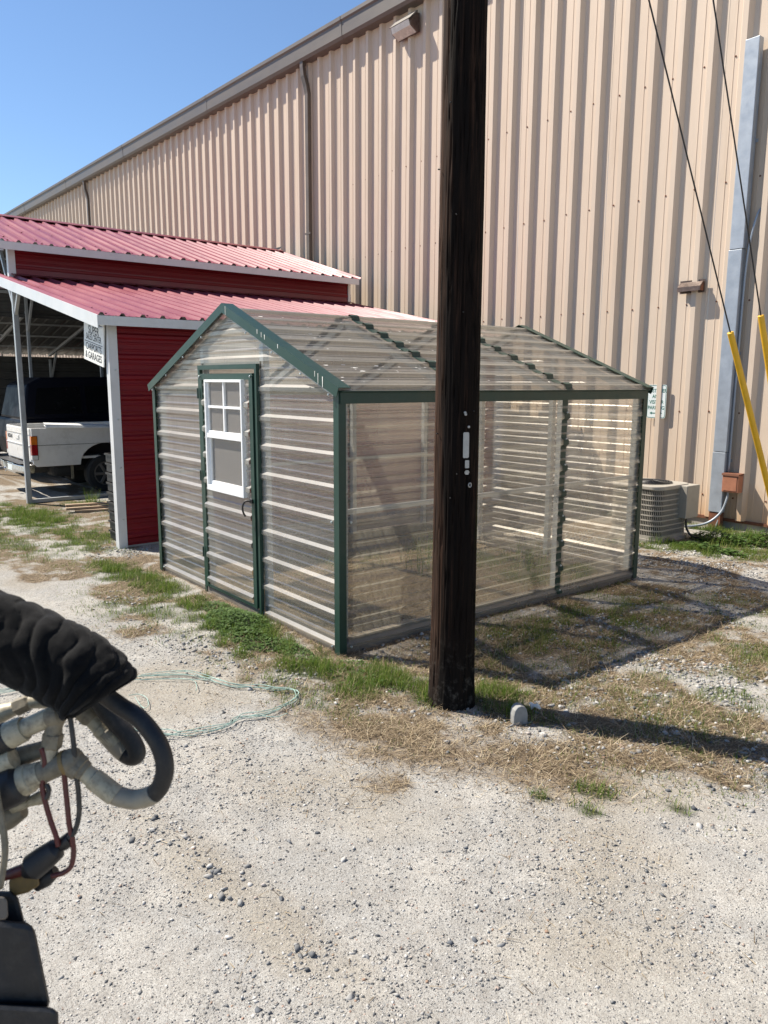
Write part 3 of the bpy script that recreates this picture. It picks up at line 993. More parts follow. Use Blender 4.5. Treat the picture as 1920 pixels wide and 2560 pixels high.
# door surround
Yf = -.028
mb = MB().box(DX0 - .028, DX1 + .024, Yf - .012, Yf + .02, DZ - .01, DZ + .028)
mb.build('door_head', M['green'], gh)
MB().box(DX0 - .026, DX0 + .010, Yf - .011, Yf + .02, .0, DZ - .01).build('door_jamb', M['green'], gh)
MB().box(DX1 - .010, DX1 + .022, Yf - .011, Yf + .02, .0, DZ - .01).build('door_jamb', M['green'], gh)
MB().box(DX0 + .012, DX1 - .012, Yf - .004, Yf + .03, .0, .06).build('door_sill', M['skid'], gh)
door = empty('door', (DX0 + .02, 0, 0))
door.parent = gh
dx0, dx1, dz0, dz1 = .0, DX1 - DX0 - .045, .075, DZ - .045
yd = -.05


def dpart(mb, nm, mat, par=door, **k): return mb.build(nm, M[mat], par, **k)
dpart(MB().box(dx0, dx0 + .05, yd, yd + .02, dz0, dz1), 'stile', 'green')
dpart(MB().box(dx1 - .055, dx1, yd, yd + .02, dz0, dz1), 'stile', 'green')
dpart(MB().box(dx0 + .05, dx1 - .055, yd + .001, yd + .02, dz1 - .05, dz1), 'door_rail', 'green')
dpart(MB().box(dx0 + .05, dx1 - .055, yd + .004, yd + .02, dz0, dz0 + .02), 'door_rail', 'green')
WX0, WX1, WZ0, WZ1 = -1.935 - (DX0 + .02), -1.262 - (DX0 + .02), .985, 1.945
for (a0, a1, b0, b1) in ((dx0 + .05, dx1 - .055, dz0 + .02, WZ0), (dx0 + .05, WX0, WZ0, WZ1), (WX1, dx1 - .055, WZ0, WZ1), (dx0 + .05, dx1 - .055, WZ1, dz1 - .05)):
    mb = MB()
    sheet(mb, (0, yd + .012, 0), (0, 0, 1), (1, 0, 0), (0, -1, 0), rib_profile(b0, b1, PH + .10), a0, a1)
    dpart(mb, 'door_sheet', 'clear')
win = empty('window', (0, 0, 0))
win.parent = door
yw0, yw1 = yd - .024, yd + .03
fw = .023
for nm, q in (('frame_side', (WX0, WX0 + fw, WZ0, WZ1)), ('frame_side', (WX1 - fw, WX1, WZ0, WZ1)), ('frame_head', (WX0 + fw, WX1 - fw, WZ1 - fw, WZ1)), ('frame_sill', (WX0 + fw, WX1 - fw, WZ0, WZ0 + .05))):
    MB().box(q[0], q[1], yw0, yw1, q[2], q[3]).build(nm, M['vinyl'], win, bevel=.004)
zm = 1.475
MB().box(WX0 + fw, WX1 - fw, yw0 + .004, yw1, zm - .028, zm + .012).build('meeting_rail', M['vinyl'], win, bevel=.003)
MB().box(WX0 + fw, WX1 - fw, yw0 + .014, yw1 - .01, zm + .014, zm + .034).build('sash_rail', M['vinyl'], win, bevel=.003)
for x in (WX0 + fw, WX1 - fw - .022):
    MB().box(x, x + .022, yw0 + .016, yw1 - .008, zm + .034, WZ1 - fw).build('sash_stile', M['vinyl'], win, bevel=.003)
    MB().box(x, x + .024, yw0 + .024, yw1 - .004, WZ0 + .05, zm - .028).build('sash_stile', M['vinyl'], win, bevel=.003)
MB().box(WX0 + fw + .024, WX1 - fw - .024, yw0 + .024, yw1 - .004, WZ0 + .05, WZ0 + .085).build('sash_rail', M['vinyl'], win, bevel=.003)
xm = (WX0 + WX1) / 2
zq = (zm + .034 + WZ1 - fw) / 2
MB().box(xm - .010, xm + .010, yw0 + .012, yw0 + .034, zm + .034, WZ1 - fw).build('muntin', M['vinyl'], win)
MB().box(WX0 + fw + .022, xm - .010, yw0 + .012, yw0 + .034, zq - .010, zq + .010).build('muntin', M['vinyl'], win)
MB().box(xm + .010, WX1 - fw - .022, yw0 + .012, yw0 + .034, zq - .010, zq + .010).build('muntin', M['vinyl'], win)
for (a, c, e, g) in ((WX0 + fw, xm, zm + .03, zq), (xm, WX1 - fw, zm + .03, zq), (WX0 + fw, xm, zq, WZ1 - fw), (xm, WX1 - fw, zq, WZ1 - fw), (WX0 + fw, WX1 - fw, WZ0 + .05, zm - .02)):
    yy = yw0 + (.030 if e > zm else .040)
    MB().box(a, c, yy, yy + .003, e, g).build('pane', M['glass'], win)
hx = dx1 - .075
hp = spline([(hx + .03, yd - .012, .975), (hx, yd - .045, .97), (hx - .02, yd - .06, .93), (hx - .022, yd - .055, .88), (hx - .012, yd - .04, .845)], 6)
MB().tube(hp, .0075, 10).build('handle', M['blackplastic'], door, smooth=True)
MB().box(hx + .012, hx + .05, yd - .016, yd - .001, .955, .99).build('handle_plate', M['blackplastic'], door, bevel=.004)
for z in (.35, 1.05, 1.78):
    MB().lathe((dx0 - .008, yd - .012, z), (0, 0, 1), [(0, .008), (.09, .008)], 8).build('hinge', M['green'], door)
# inner steel frame
def gtube(a, b, nm, w=.055, mat='tube'): return MB().bar(a, b, w, w).build(nm, M[mat], gh)
ins = .034
for y in (ins + .01, BAY[1], BAY[2], LG - ins - .01):
    gtube((-ins, y, .06), (-ins, y, HE - .03), 'frame_leg')
    gtube((-W + ins, y, .06), (-W + ins, y, HE - .03), 'frame_leg')
    gtube((-ins, y, HE - .045), (-W / 2, y, HR - .06), 'frame_rafter')
    gtube((-W + ins, y, HE - .045), (-W / 2, y, HR - .06), 'frame_rafter')
for X in (-ins, -W + ins):
    gtube((X, .01, .075), (X, LG - .01, .075), 'base_rail', mat='skid')
gtube((-W + .06, LG - .04, .075), (-.06, LG - .04, .075), 'base_rail', mat='skid')
gtube((-W + .06, ins, .075), (DX0 - .03, ins, .075), 'base_rail', mat='skid')
gtube((DX1 + .03, ins, .075), (-.06, ins, .075), 'base_rail', mat='skid')
for x in (DX0 - .03, DX1 + .03, -W * .27 + .0):
    if x < -1: gtube((x, ins, .06), (x, ins, gxr(0) and 0 or HE + (SL * min(-x, W + x)) - .09), 'frame_leg')
gtube((DX0 - .03, ins, DZ + .02), (DX1 + .03, ins, DZ + .02), 'frame_header')
gtube((-1.06, LG - .05, .06), (-1.06, LG - .05, 2.2), 'frame_leg')
gtube((-2.11, LG - .05, .06), (-2.11, LG - .05, 2.2), 'frame_leg')
gtube((-ins - .02, .02, 1.02), (-ins - .02, LG - .02, 1.02), 'girt', .035)
gtube((-W + ins + .02, .02, 1.02), (-W + ins + .02, LG - .02, 1.02), 'girt', .035)
# timber skids under the walls
for X in (0, -W):
    MB().box(X - .075, X + .012, .02, LG + .02, -.02, .047).build('skid', M['skid'], gh, bevel=.006)
MB().box(-W + .02, DX0 - .05, -.01, .07, -.02, .046).build('skid', M['skid'], gh, bevel=.006)
MB().box(DX1 + .05, -.08, -.01, .07, -.02, .046).build('skid', M['skid'], gh, bevel=.006)
# bird droppings on the near roof bay and down the rake trim
M['dropping'] = paint('bird_dropping', (.78, .77, .73), .8, var=.1, scale=60)
mb = MB()
Lx = Vector((W / 2, 0, -(HR - HE))).normalized()
Nx = Vector(((HR - HE), 0, W / 2)).normalized()
for k in range(75):
    t, yy = random.choice((random.uniform(.2, 1.6), random.uniform(1.2, 1.62))), random.uniform(.05, 1.5) ** 1.2
    hgt_ = np.interp(t, [q[0] for q in roofprof], [q[1] for q in roofprof]) + .016
    r = random.choice((.004, .005, .007, .010, .018))
    n_ = 7
    base_i = len(mb.v)
    vs = [Vector((-W / 2, yy, HR)) + Lx * (t + math.sin(6.283 * q / n_) * r * .45 * random.uniform(.5, 1.2)) + Vector((0, math.cos(6.283 * q / n_) * r * random.uniform(.7, 1.9), 0)) + Nx * hgt_ for q in range(n_)]
    mb.add(vs, [tuple(range(n_))])
o = mb.build('droppings', M['dropping'], gh)
o['kind'] = 'stuff'
mb = MB()
for u in (.36, .40, .43, .55, .86, .885, .92, .035):
    p0 = Vector((-W / 2, -.0625, HR)) + Lx * (u * RL) + Nx * .038
    l_ = random.uniform(.03, .075)
    w_ = random.uniform(.0025, .005)
    mb.add([p0 + Vector((-w_, 0, 0)), p0 + Vector((w_, 0, 0)), p0 + Vector((w_ * .6, 0, -l_)), p0 + Vector((-w_ * .6, 0, -l_))], [(0, 3, 2, 1)])
o = mb.build('drips', M['dropping'], gh)
o['kind'] = 'stuff'
# screws at rib ends
scr = MB().lathe((0, 0, 0), (0, -1, 0), [(0, .010), (.007, .009), (.010, .003)], 8).build('screw', M['screw'], gh)
pts = []
for k in range(0, 9):
    z = PH + .2286 * k
    if k in (0, 4, 8): pts += [(-.065, -.025, z, 0), (-W + .065, -.025, z, 0), (.025, .075, z, 1)]
    if z < 1.8:
        pts += [(.028, BAY[2], z + .03, 1), (.028, BAY[1], z + .03, 1), (.012, LG - .045, z, 1)]
for u in (.25, .5, .75, .97):
    for sgn in (1, -1):
        pts.append((-W / 2 + sgn * u * W / 2, -.056, HR - u * (HR - HE) - .055, 0))
pts += [(DX0 + .03, -.053, DZ - .07, 0), (DX1 - .05, -.053, DZ - .07, 0)]
for i, (x, y, z, q) in enumerate(pts):
    o = scr if i == 0 else link_copy(scr, gh)
    o.location = (x, y, z)
    o.rotation_euler = (0, 0, math.pi / 2 if q else 0)

# ------------------------------------------------------------------ utility pole and guys
PX, PY = 1.09, .06
pole = empty('utility_pole', (PX, PY, 0))
tag(pole, 'thick weathered dark wooden utility pole in front of the greenhouse', 'pole')
seg, rows, hgt = 150, 330, 10.2
mb = MB()
vs = []
for j in range(rows + 1):
    z = -.12 + (hgt + .12) * (j / rows) ** 1.25
    r0 = .134 - .0052 * z + .012 * math.exp(-max(z, 0) / .16)
    for k in range(seg):
        a = 2 * math.pi * k / seg
        q = Vector((math.cos(a) * 9, math.sin(a) * 9, z * .9))
        n1 = mnoise.noise(q)
        n2 = mnoise.noise(Vector((math.cos(a) * 22, math.sin(a) * 22, z * 1.6 + 7)))
        n3 = mnoise.noise(Vector((math.cos(a) * 2, math.sin(a) * 2, z * 1.2 + 3)))
        crack = -max(0, abs(n1) < .06 and (.06 - abs(n1)) / .06 or 0) * .013
        r = r0 + crack + n2 * .004 + n3 * .006
        vs.append((math.cos(a) * r, math.sin(a) * r, z))
fs = []
for j in range(rows):
    for k in range(seg):
        k2 = (k + 1) % seg
        fs.append((j * seg + k, j * seg + k2, (j + 1) * seg + k2, (j + 1) * seg + k))
fs.append(tuple((rows) * seg + k for k in range(seg)))
mb.add(vs, fs)
mt, nt, out = new_mat('creosoted_wood')
b = nt.nodes.new('ShaderNodeBsdfPrincipled')
n1 = tex_noise(nt, 30, 8, .7, stretch=(1, 1, .035))
n2 = tex_noise(nt, 2.2, 5, .6, stretch=(1, 1, .5))
n3 = tex_noise(nt, 110, 5, .7, stretch=(1, 1, .05))
c = ramp(nt, n1, [(.36, (.0025, .002, .002)), (.54, (.010, .006, .004)), (.70, (.055, .028, .018)), (.88, (.13, .09, .065))])
c = mix_rgb(nt, ramp(nt, n2, [(.42, (0, 0, 0)), (.62, (.85,) * 3)]), c, mix_rgb(nt, n3, (.002, .002, .0025), (.012, .008, .006)))
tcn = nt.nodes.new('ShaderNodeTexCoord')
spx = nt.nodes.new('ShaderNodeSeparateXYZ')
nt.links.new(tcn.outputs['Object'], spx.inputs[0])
mossside = ramp(nt, mathn(nt, 'ADD', mathn(nt, 'MULTIPLY', spx.outputs[1], 4.0), mathn(nt, 'MULTIPLY', tex_noise(nt, 9, 6, .7, stretch=(1, 1, .3)), 1.0)), [(.75, (0, 0, 0)), (1.05, (.75,) * 3)])
c = mix_rgb(nt, mossside, c, (.030, .034, .008))
sunward = mathn(nt, 'ADD', mathn(nt, 'MULTIPLY', spx.outputs[0], -5.0), mathn(nt, 'MULTIPLY', spx.outputs[1], -6.2))
lit_brown = ramp(nt, mathn(nt, 'ADD', sunward, mathn(nt, 'MULTIPLY', mathn(nt, 'SUBTRACT', n1, .5), 1.6)), [(.62, (0, 0, 0)), (1.05, (.6,) * 3)])  # sunlight on the sun-facing side, painted into the colour as lighter brown
c = mix_rgb(nt, lit_brown, c, ramp(nt, n3, [(.3, (.022, .011, .007)), (.6, (.085, .046, .030)), (.8, (.17, .12, .09))]))
# tar and splashed mud near the ground
low = ramp(nt, mathn(nt, 'ADD', spx.outputs[2], mathn(nt, 'MULTIPLY', n2, .5)), [(.35, (.8,) * 3), (.72, (0, 0, 0))])
c = mix_rgb(nt, low, c, mix_rgb(nt, ramp(nt, tex_noise(nt, 16, 6, .75), [(.52, (0, 0, 0)), (.66, (1, 1, 1))]), (.008, .007, .006), (.075, .068, .058)))
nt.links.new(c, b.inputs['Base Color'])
b.inputs['Roughness'].default_value = .9
b.inputs['Specular IOR Level'].default_value = .12
nt.links.new(bump(nt, mathn(nt, 'ADD', n1, mathn(nt, 'MULTIPLY', n3, .6)), .8, .006), b.inputs['Normal'])
nt.links.new(b.outputs[0], out.inputs[0])
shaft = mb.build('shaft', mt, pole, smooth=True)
# tags face the camera side (towards +x, -y .. turned to the right)
def on_pole(ang, z, dr=.004):
    r = .134 - .0052 * z + dr
    return Vector((math.cos(ang) * r - .003 * z, math.sin(ang) * r - .004 * z, z))
def plate(ang, z0, z1, w, nm, rnd=.006):
    mb = MB()
    zc = (z0 + z1) / 2
    for part in (0,):
        n = 7
        for dr0, dr1 in ((.005, .007),):
            vs = []
            for rr in (dr0, dr1):
                for zz in (z0, z0 + rnd, z1 - rnd, z1):
                    for i in range(n):
                        hw = w if rnd == 0 or zz not in (z0, z1) else w - rnd * 1.6
                        a = ang + (i / (n - 1) - .5) * hw / .128
                        vs.append(on_pole(a, zz, rr))
            fs = []
            for base, rev in ((0, True), (4 * n, False)):
                for j in range(3):
                    for i in range(n - 1):
                        q = (base + j * n + i, base + j * n + i + 1, base + (j + 1) * n + i + 1, base + (j + 1) * n + i)
                        fs.append(tuple(reversed(q)) if rev else q)
            mb.add(vs, fs)
    return mb.build(nm, M['tagmetal'], pole)
CA = math.atan2(CAM[1] - PY, CAM[0] - PX)
ta = CA + .48
plate(ta, 1.51, 1.655, .036, 'number_plate')
plate(ta + .06, 1.452, 1.497, .026, 'number_plate', .003)
plate(ta + .06, 1.415, 1.440, .030, 'round_tag', .009)
MB().tube([on_pole(ta + .20 + .07 * math.cos(t), 1.355 + .012 * math.sin(t), .010) for t in np.linspace(0, 6.3, 14)], .0035, 6).build('ring_tag', M['tagmetal'], pole)
for da, z in ((-.05, 1.755), (.12, 1.685), (-.08, 1.765)):
    MB().lathe(on_pole(ta + da, z, -.002), (math.cos(ta), math.sin(ta), 0), [(0, .006), (.012, .008), (.015, .004)], 7).build('nail', M['tagmetal'], pole)
for q in range(9):
    a = CA + random.uniform(-1.3, 1.2)
    z = random.uniform(1.0, 3.9)
    MB().lathe(on_pole(a, z, -.002), (math.cos(a), math.sin(a), 0), [(0, .004), (.010, .004), (.012, .002)], 6).build('staple', M['wire'], pole)

GD = Vector((math.cos(math.radians(80)), math.sin(math.radians(80)), 0))
for zt, s_an, lab in ((6.68, 3.48, 'lower dark steel guy wire in a yellow guard, nearer the pole'), (9.1, 3.55, 'steeper dark steel guy wire in a yellow guard, farther right')):
    A = Vector((PX, PY, zt)) + GD * .08
    B = Vector((PX, PY, -.05)) + GD * s_an
    gw = empty('guy_wire', B)
    tag(gw, lab, 'guy wire', 'guy wires holding the utility pole')
    mb = MB()
    d = (B - A)
    pts = [A + d * (i / 60) - B for i in range(61)]
    mb.tube(pts, .0052, 8).build('strand', M['wire'], gw, smooth=True)
    dn = d.normalized()
    L = 2.62 if zt < 8 else 2.64
    G0 = -dn * L
    mb = MB()
    mb.lathe(G0, dn, [(0, .0195), (.002, .022), (L - .25, .022), (L - .25, .020)], 16)
    mb.build('guard', M['yellow'], gw, smooth=False, autosmooth=40)
    MB().tube([(0, 0, 0), tuple(dn * -.22)], .012, 8).build('anchor_rod', M['galv'], gw)

# ------------------------------------------------------------------ things on the warehouse wall
WF = WY
wl = empty('wall_light', (-7.49, WF, 8.20))
tag(wl, 'flood light with a dark metal back under the warehouse gutter', 'light')
hw = .28
MB().prism([(-.046, .02), (-.10, .02), (-.25, .10), (-.28, .18), (-.12, .34), (-.046, .34)], lambda a, c: Vector((-hw, a, c)), lambda a, c: Vector((hw, a, c))).build('housing', M['bronze'], wl, bevel=.008)
MB().prism([(-.112, .010), (-.262, .092), (-.298, .185), (-.288, .19), (-.250, .107), (-.105, .030)], lambda a, c: Vector((-hw + .03, a, c)), lambda a, c: Vector((hw - .03, a, c))).build('lens', M['lensglass'], wl)
MB().prism([(-.29, .192), (-.30, .20), (-.13, .365), (-.10, .365), (-.10, .345)], lambda a, c: Vector((-hw - .01, a, c)), lambda a, c: Vector((hw + .01, a, c))).build('hood', M['gutter'], wl)

vh = empty('vent_hood', (-1.50, WF, 3.16))
tag(vh, 'small rusty brown vent hood on the tan wall', 'vent')
MB().prism([(-.047, .12), (-.075, .125), (-.145, .06), (-.150, .0), (-.135, .0), (-.13, .05), (-.072, .105), (-.047, .105)], lambda a, c: Vector((-.165, a, c)), lambda a, c: Vector((.165, a, c))).build('cover', M['bronze'], vh)
for x in (-.165, .157):
    MB().prism([(-.047, .104), (-.072, .104), (-.129, .049), (-.134, .001), (-.047, .001)], lambda a, c: Vector((x, a, c)), lambda a, c: Vector((x + .008, a, c))).build('cheek', M['rust'], vh)
MB().box(-.18, .18, -.052, -.047, -.02, .15).build('back_plate', M['bronze'], vh)


def text_obj(body, size, loc, rot, mat, parent, name='lettering', sx=1.0, extrude=.0006, align='CENTER'):
    cu = bpy.data.curves.new(name, 'FONT')
    cu.body = body
    cu.size = size
    cu.align_x = align
    cu.align_y = 'CENTER'
    cu.extrude = extrude
    cu.offset = size * .012
    o = bpy.data.objects.new(name, cu)
    COL.objects.link(o)
    o.location = loc
    o.rotation_euler = rot
    o.scale = (sx, 1, 1)
    cu.materials.append(mat)
    bpy.context.view_layer.update()
    me = bpy.data.meshes.new_from_object(o.evaluated_get(bpy.context.evaluated_depsgraph_get()))
    bpy.data.objects.remove(o)
    o = bpy.data.objects.new(name, me)
    COL.objects.link(o)
    o.location = loc
    o.rotation_euler = rot
    o.scale = (sx, 1, 1)
    if not me.materials: me.materials.append(mat)
    o.parent = parent
    return o


def rrect(w, h, r, n=6):
    out = []
    for cx, cy, a0 in ((w / 2 - r, h / 2 - r, 0), (-w / 2 + r, h / 2 - r, 90), (-w / 2 + r, -h / 2 + r, 180), (w / 2 - r, -h / 2 + r, 270)):
        for k in range(n + 1):
            a = math.radians(a0 + 90 * k / n)
            out.append((cx + r * math.cos(a), cy + r * math.sin(a)))
    return out


ps = empty('parking_sign', (-1.925, WF - .055, 1.675))
tag(ps, 'white customer parking sign with green lettering on the tan wall', 'sign')
MB().prism(rrect(.305, .475, .035), lambda a, c: Vector((a, 0, c)), lambda a, c: Vector((a, -.003, c))).build('board', M['signreflect'], ps)
o1, i1_ = rrect(.290, .460, .03), rrect(.278, .448, .025)
mb = MB()
nn = len(o1)
mb.add([(a, -.0045, c) for a, c in o1] + [(a, -.0045, c) for a, c in i1_], [(i, (i + 1) % nn, nn + (i + 1) % nn, nn + i) for i in range(nn)])
mb.build('border', M['lettergreen'], ps)
R90 = (math.pi / 2, 0, 0)
for tx, z in (('CUSTOMER', .150), ('AND', .070), ('VISITOR', -.010), ('PARKING', -.090)):
    text_obj(tx, .072, (0, -.0036, z), R90, M['lettergreen'], ps, sx=.82 if tx == 'CUSTOMER' else .88)
MB().add([(-.10, -.0045, -.165), (-.065, -.0045, -.145), (-.065, -.0045, -.159), (.065, -.0045, -.159), (.065, -.0045, -.145), (.10, -.0045, -.165), (.065, -.0045, -.185), (.065, -.0045, -.171), (-.065, -.0045, -.171), (-.065, -.0045, -.185)], [(9, 8, 7, 6, 5, 4, 3, 2, 1, 0)]).build('arrow', M['lettergreen'], ps)
for z in (.205, -.205):
    MB().lathe((0, -.003, z), (0, -1, 0), [(0, .008), (.004, .007)], 10).build('bolt', M['rust'], ps)
MB().box(-.02, .02, .001, .012, -.22, .22).build('bracket', M['galv'], ps)

dc = empty('wall_duct', (-.885, WF, 0))
tag(dc, 'long vertical galvanised metal duct fixed to the tan wall', 'duct')
for i, (z0, z1, dx) in enumerate(((.22, 1.03, .0), (1.035, 3.62, .006), (3.625, 6.10, .018))):
    MB().box(-.095 + dx, .085 + dx, -.150 - .002 * i, -.047, z0, z1).build('duct_section', M['galv'], dc, bevel=.006)
MB().box(-.085, .075, -.14, -.05, .0, .215).build('lower_sleeve', M['rust'], dc)
for z in (.9, 2.3, 4.9):
    MB().box(-.13, .13, -.046, -.043, z, z + .04).build('strap', M['galv'], dc)

eb = empty('electrical_box', (-.68, WF, .50))
tag(eb, 'brown disconnect box with grey conduit on the tan wall', 'electrical box')
MB().box(-.115, .105, -.19, -.048, .015, .245).build('box_body', M['brownbox'], eb, bevel=.006)
MB().prism([(-.048, .268), (-.20, .262), (-.205, .235), (-.19, .247), (-.048, .252)], lambda a, c: Vector((-.122, a, c)), lambda a, c: Vector((.112, a, c))).build('rain_lid', M['rust'], eb)
MB().box(-.095, .085, -.196, -.191, .035, .225).build('cover_panel', M['brownbox'], eb, bevel=.004)
MB().tube(spline([(-.07, -.10, .02), (-.07, -.12, -.10), (-.12, -.16, -.28), (-.24, -.25, -.42), (-.38, -.40, -.47), (-.50, -.60, -.46)], 10), .016, 12).build('conduit', M['galv'], eb, smooth=True)
MB().tube(spline([(-.09, -.09, .26), (-.09, -.085, 1.4), (-.085, -.085, 2.6), (-.06, -.10, 3.05), (-.03, -.10, 3.3), (.0, -.06, 3.52), (.02, -.02, 3.60)], 10), .014, 12).build('conduit', M['galv'], eb, smooth=True)
MB().tube(spline([(-.13, -.10, -.06), (-.145, -.12, -.3), (-.18, -.15, -.5)], 8), .010, 8).build('cable', M['galv'], eb, smooth=True)

# ------------------------------------------------------------------ air conditioner
ac = empty('air_conditioner', (-1.11, 5.58, 0))
tag(ac, 'beige outdoor air conditioner unit on the gravel beside the wall', 'air conditioner')
A2, H = .355, .70
body = rrect(2 * A2, 2 * A2, .13, 8)
MB().prism([(a * 1.06, c * 1.06) for a, c in body], lambda a, c: Vector((a, c, -.02)), lambda a, c: Vector((a, c, .045))).build('pad', M['concrete'], ac)
MB().prism([(a * .93, c * .93) for a, c in body], lambda a, c: Vector((a, c, .05)), lambda a, c: Vector((a, c, H - .04))).build('coil', M['acdark'], ac)
MB().prism([(a * 1.01, c * 1.01) for a, c in body], lambda a, c: Vector((a, c, .045)), lambda a, c: Vector((a, c, .085))).build('base_pan', M['acbody'], ac)
MB().prism([(a * 1.03, c * 1.03) for a, c in body], lambda a, c: Vector((a, c, H - .05)), lambda a, c: Vector((a, c, H))).build('top_rim', M['acbody'], ac, bevel=.01)
mb = MB()
nb = 0
per = rrect(2 * A2 * .985, 2 * A2 * .985, .125, 14)
# vertical louvre wires spread along the outline
ring = [Vector((a, c, 0)) for a, c in per]
ring.append(ring[0])
acc, tot = [0], 0
for a, c in zip(ring[:-1], ring[1:]):
    tot += (c - a).length
    acc.append(tot)
nv = 110
for k in range(nv):
    s = tot * k / nv
    i = max(j for j in range(len(acc)) if acc[j] <= s)
    i = min(i, len(ring) - 2)
    t = (s - acc[i]) / max(1e-9, acc[i + 1] - acc[i])
    q = ring[i].lerp(ring[i + 1], t)
    mb.tube([(q.x, q.y, .085), (q.x, q.y, H - .05)], .0042, 5, False)
gr = mb.build('guard_wires', M['acbody'], ac)
gr['kind'] = 'stuff'
for k in range(1, 9):
    z = .085 + (H - .135) * k / 9
    MB().prism([(a * 1.003, c * 1.003) for a, c in body], lambda a, c: Vector((a, c, z - .007)), lambda a, c: Vector((a, c, z + .007))).build('louvre_band', M['acbody'], ac)
MB().box(A2 - .16, A2 + .10, A2 - .26, A2 + .03, .28, H - .012).build('service_panel', M['acbody'], ac, bevel=.008)
mb = MB()
for r in np.linspace(.05, .26, 8):
    mb.tube([(math.cos(t) * r, math.sin(t) * r, H + .012 + .02 * (1 - r / .26)) for t in np.linspace(0, 2 * math.pi, 40)], .0035, 5, False)
for a in range(8):
    t = a * math.pi / 4
    mb.tube([(math.cos(t) * .04, math.sin(t) * .04, H + .032), (math.cos(t) * .27, math.sin(t) * .27, H + .006)], .0035, 5)
fg = mb.build('fan_guard', M['blackplastic'], ac)
MB().prism([(math.cos(t) * .265, math.sin(t) * .265) for t in np.linspace(0, 2 * math.pi, 33)[:-1]], lambda a, c: Vector((a, c, H - .02)), lambda a, c: Vector((a, c, H + .002))).build('fan_well', M['acdark'], ac)
MB().tube(spline([(A2 + .05, A2 - .16, .29), (A2 + .06, A2 - .15, .15), (A2 + .12, A2 - .10, .05), (A2 + .24, A2 + .06, .012), (A2 + .38, A2 + .3, .02)], 10), .014, 10).build('cable', M['blackwire'], ac, smooth=True)

# ------------------------------------------------------------------ carport contents
sg = empty('sales_sign', (-4.78, -.055, 2.42))
sg.rotation_euler = (0, math.radians(9.5), 0)
tag(sg, 'white board sign with black serif lettering hung in the carport corner', 'sign')
MB().box(-.335, .335, -.006, .006, -.29, .21).build('board', M['signwhite'], sg)
for tx, z, s, sx in (('SUPER', .070, .130, 1.0), ('SALES CENTER', -.012, .095, .82), ('CARPORTS', -.125, .110, .98), ('& GARAGES', -.222, .108, .98)):
    text_obj(tx, s, (.0, -.0066, z), R90, M['letterblack'], sg, sx=sx)
MB().box(-.30, .30, -.0085, -.0065, -.070, -.063).build('rule_line', M['letterblack'], sg)

# pickup truck, facing +y, right side towards the camera
TX0, TX1, TR = -10.95, -9.25, .30
tk = empty('pickup_truck', ((TX0 + TX1) / 2, 0, 0))
tag(tk, 'white pickup truck parked under the carport with its tailgate outward', 'truck')
hwid = (TX1 - TX0) / 2
WYC, WYF, WR, WZ = 1.50, 4.25, .33, .32


def side_outline():
    p = [(TR, .56), (TR - .005, .75), (TR, 1.145), (2.22, 1.145), (2.22, .50)]
    arc = []
    for k in range(0, 13):
        a = math.pi * k / 12
        arc.append((WYC + .43 * math.cos(a), .50 + .36 * math.sin(a)))
    return p + arc + [(TR + .06, .50)]


for s in (1, -1):
    po = side_outline()
    mb = MB()
    mb.prism(po, lambda a, c: Vector((s * (hwid - .055), a, c)), lambda a, c: Vector((s * (hwid - .012 * abs(c - .86) / .3), a, c)))
    mb.build('bed_side', M['truckwhite'], tk, bevel=.01)
    MB().box(s * hwid - .002, s * hwid + .002, TR + .06, 2.2, .855, .861).build('crease_line', M['blackplastic'], tk) if s > 0 else None
    # wheel arch liner
    mb = MB()
    arc = [(WYC + .428 * math.cos(math.pi * k / 12), .50 + .358 * math.sin(math.pi * k / 12)) for k in range(13)]
    for (a, c) in zip(arc[:-1], arc[1:]):
        mb.add([(s * (hwid - .06), a[0], a[1]), (s * (hwid - .06), c[0], c[1]), (s * (hwid - .36), c[0], c[1]), (s * (hwid - .36), a[0], a[1])], [(0, 1, 2, 3)])
    mb.add([(s * (hwid - .36), WYC - .5, .45), (s * (hwid - .36), WYC + .5, .45), (s * (hwid - .36), WYC + .5, .9), (s * (hwid - .36), WYC - .5, .9)], [(0, 1, 2, 3)])
    mb.build('wheel_liner', M['blackplastic'], tk)
    # tail lamp: amber over red over clear
    lamp = MB().box(s * (hwid - .07), s * (hwid + .006), TR - .012, TR + .085, .62, 1.02).build('tail_lamp', M['blackplastic'], tk, bevel=.006)
    for nm, mt_, z0, z1 in (('amber_lens', 'amber', .875, 1.015), ('red_lens', 'redlens', .70, .870), ('reverse_lens', 'clearlens', .625, .695)):
        MB().box(s * (hwid - .064), s * (hwid + .011), TR - .018, TR + .078, z0, z1).build(nm, M[mt_], lamp, bevel=.004)
MB().box(-hwid + .06, hwid - .06, TR + .1, 2.2, .60, .64).build('bed_floor', M['truckwhite'], tk)
MB().box(-hwid + .055, hwid - .055, 2.15, 2.21, .60, 1.15).build('bulkhead', M['truckwhite'], tk)
tg = MB().box(-hwid + .075, hwid - .075, TR - .02, TR + .04, .58, 1.14).build('tailgate', M['truckwhite'], tk, bevel=.014)
MB().box(-hwid + .085, hwid - .085, TR - .028, TR - .018, 1.035, 1.04).build('crease_line', M['acbody'], tg)
MB().box(-hwid + .085, hwid - .085, TR - .030, TR - .018, .84, .862).build('crease_line', M['truckwhite'], tg, bevel=.006)
MB().box(-.10, .10, TR - .032, TR - .02, .93, 1.0).build('latch_handle', M['truckwhite'], tg, bevel=.008)
text_obj('NISSAN', .10, (-hwid + .32, TR - .0215, .955), R90, M['letterblack'], tg, sx=1.0, extrude=.001)
bp = empty('rear_bumper', (0, 0, 0))
bp.parent = tk
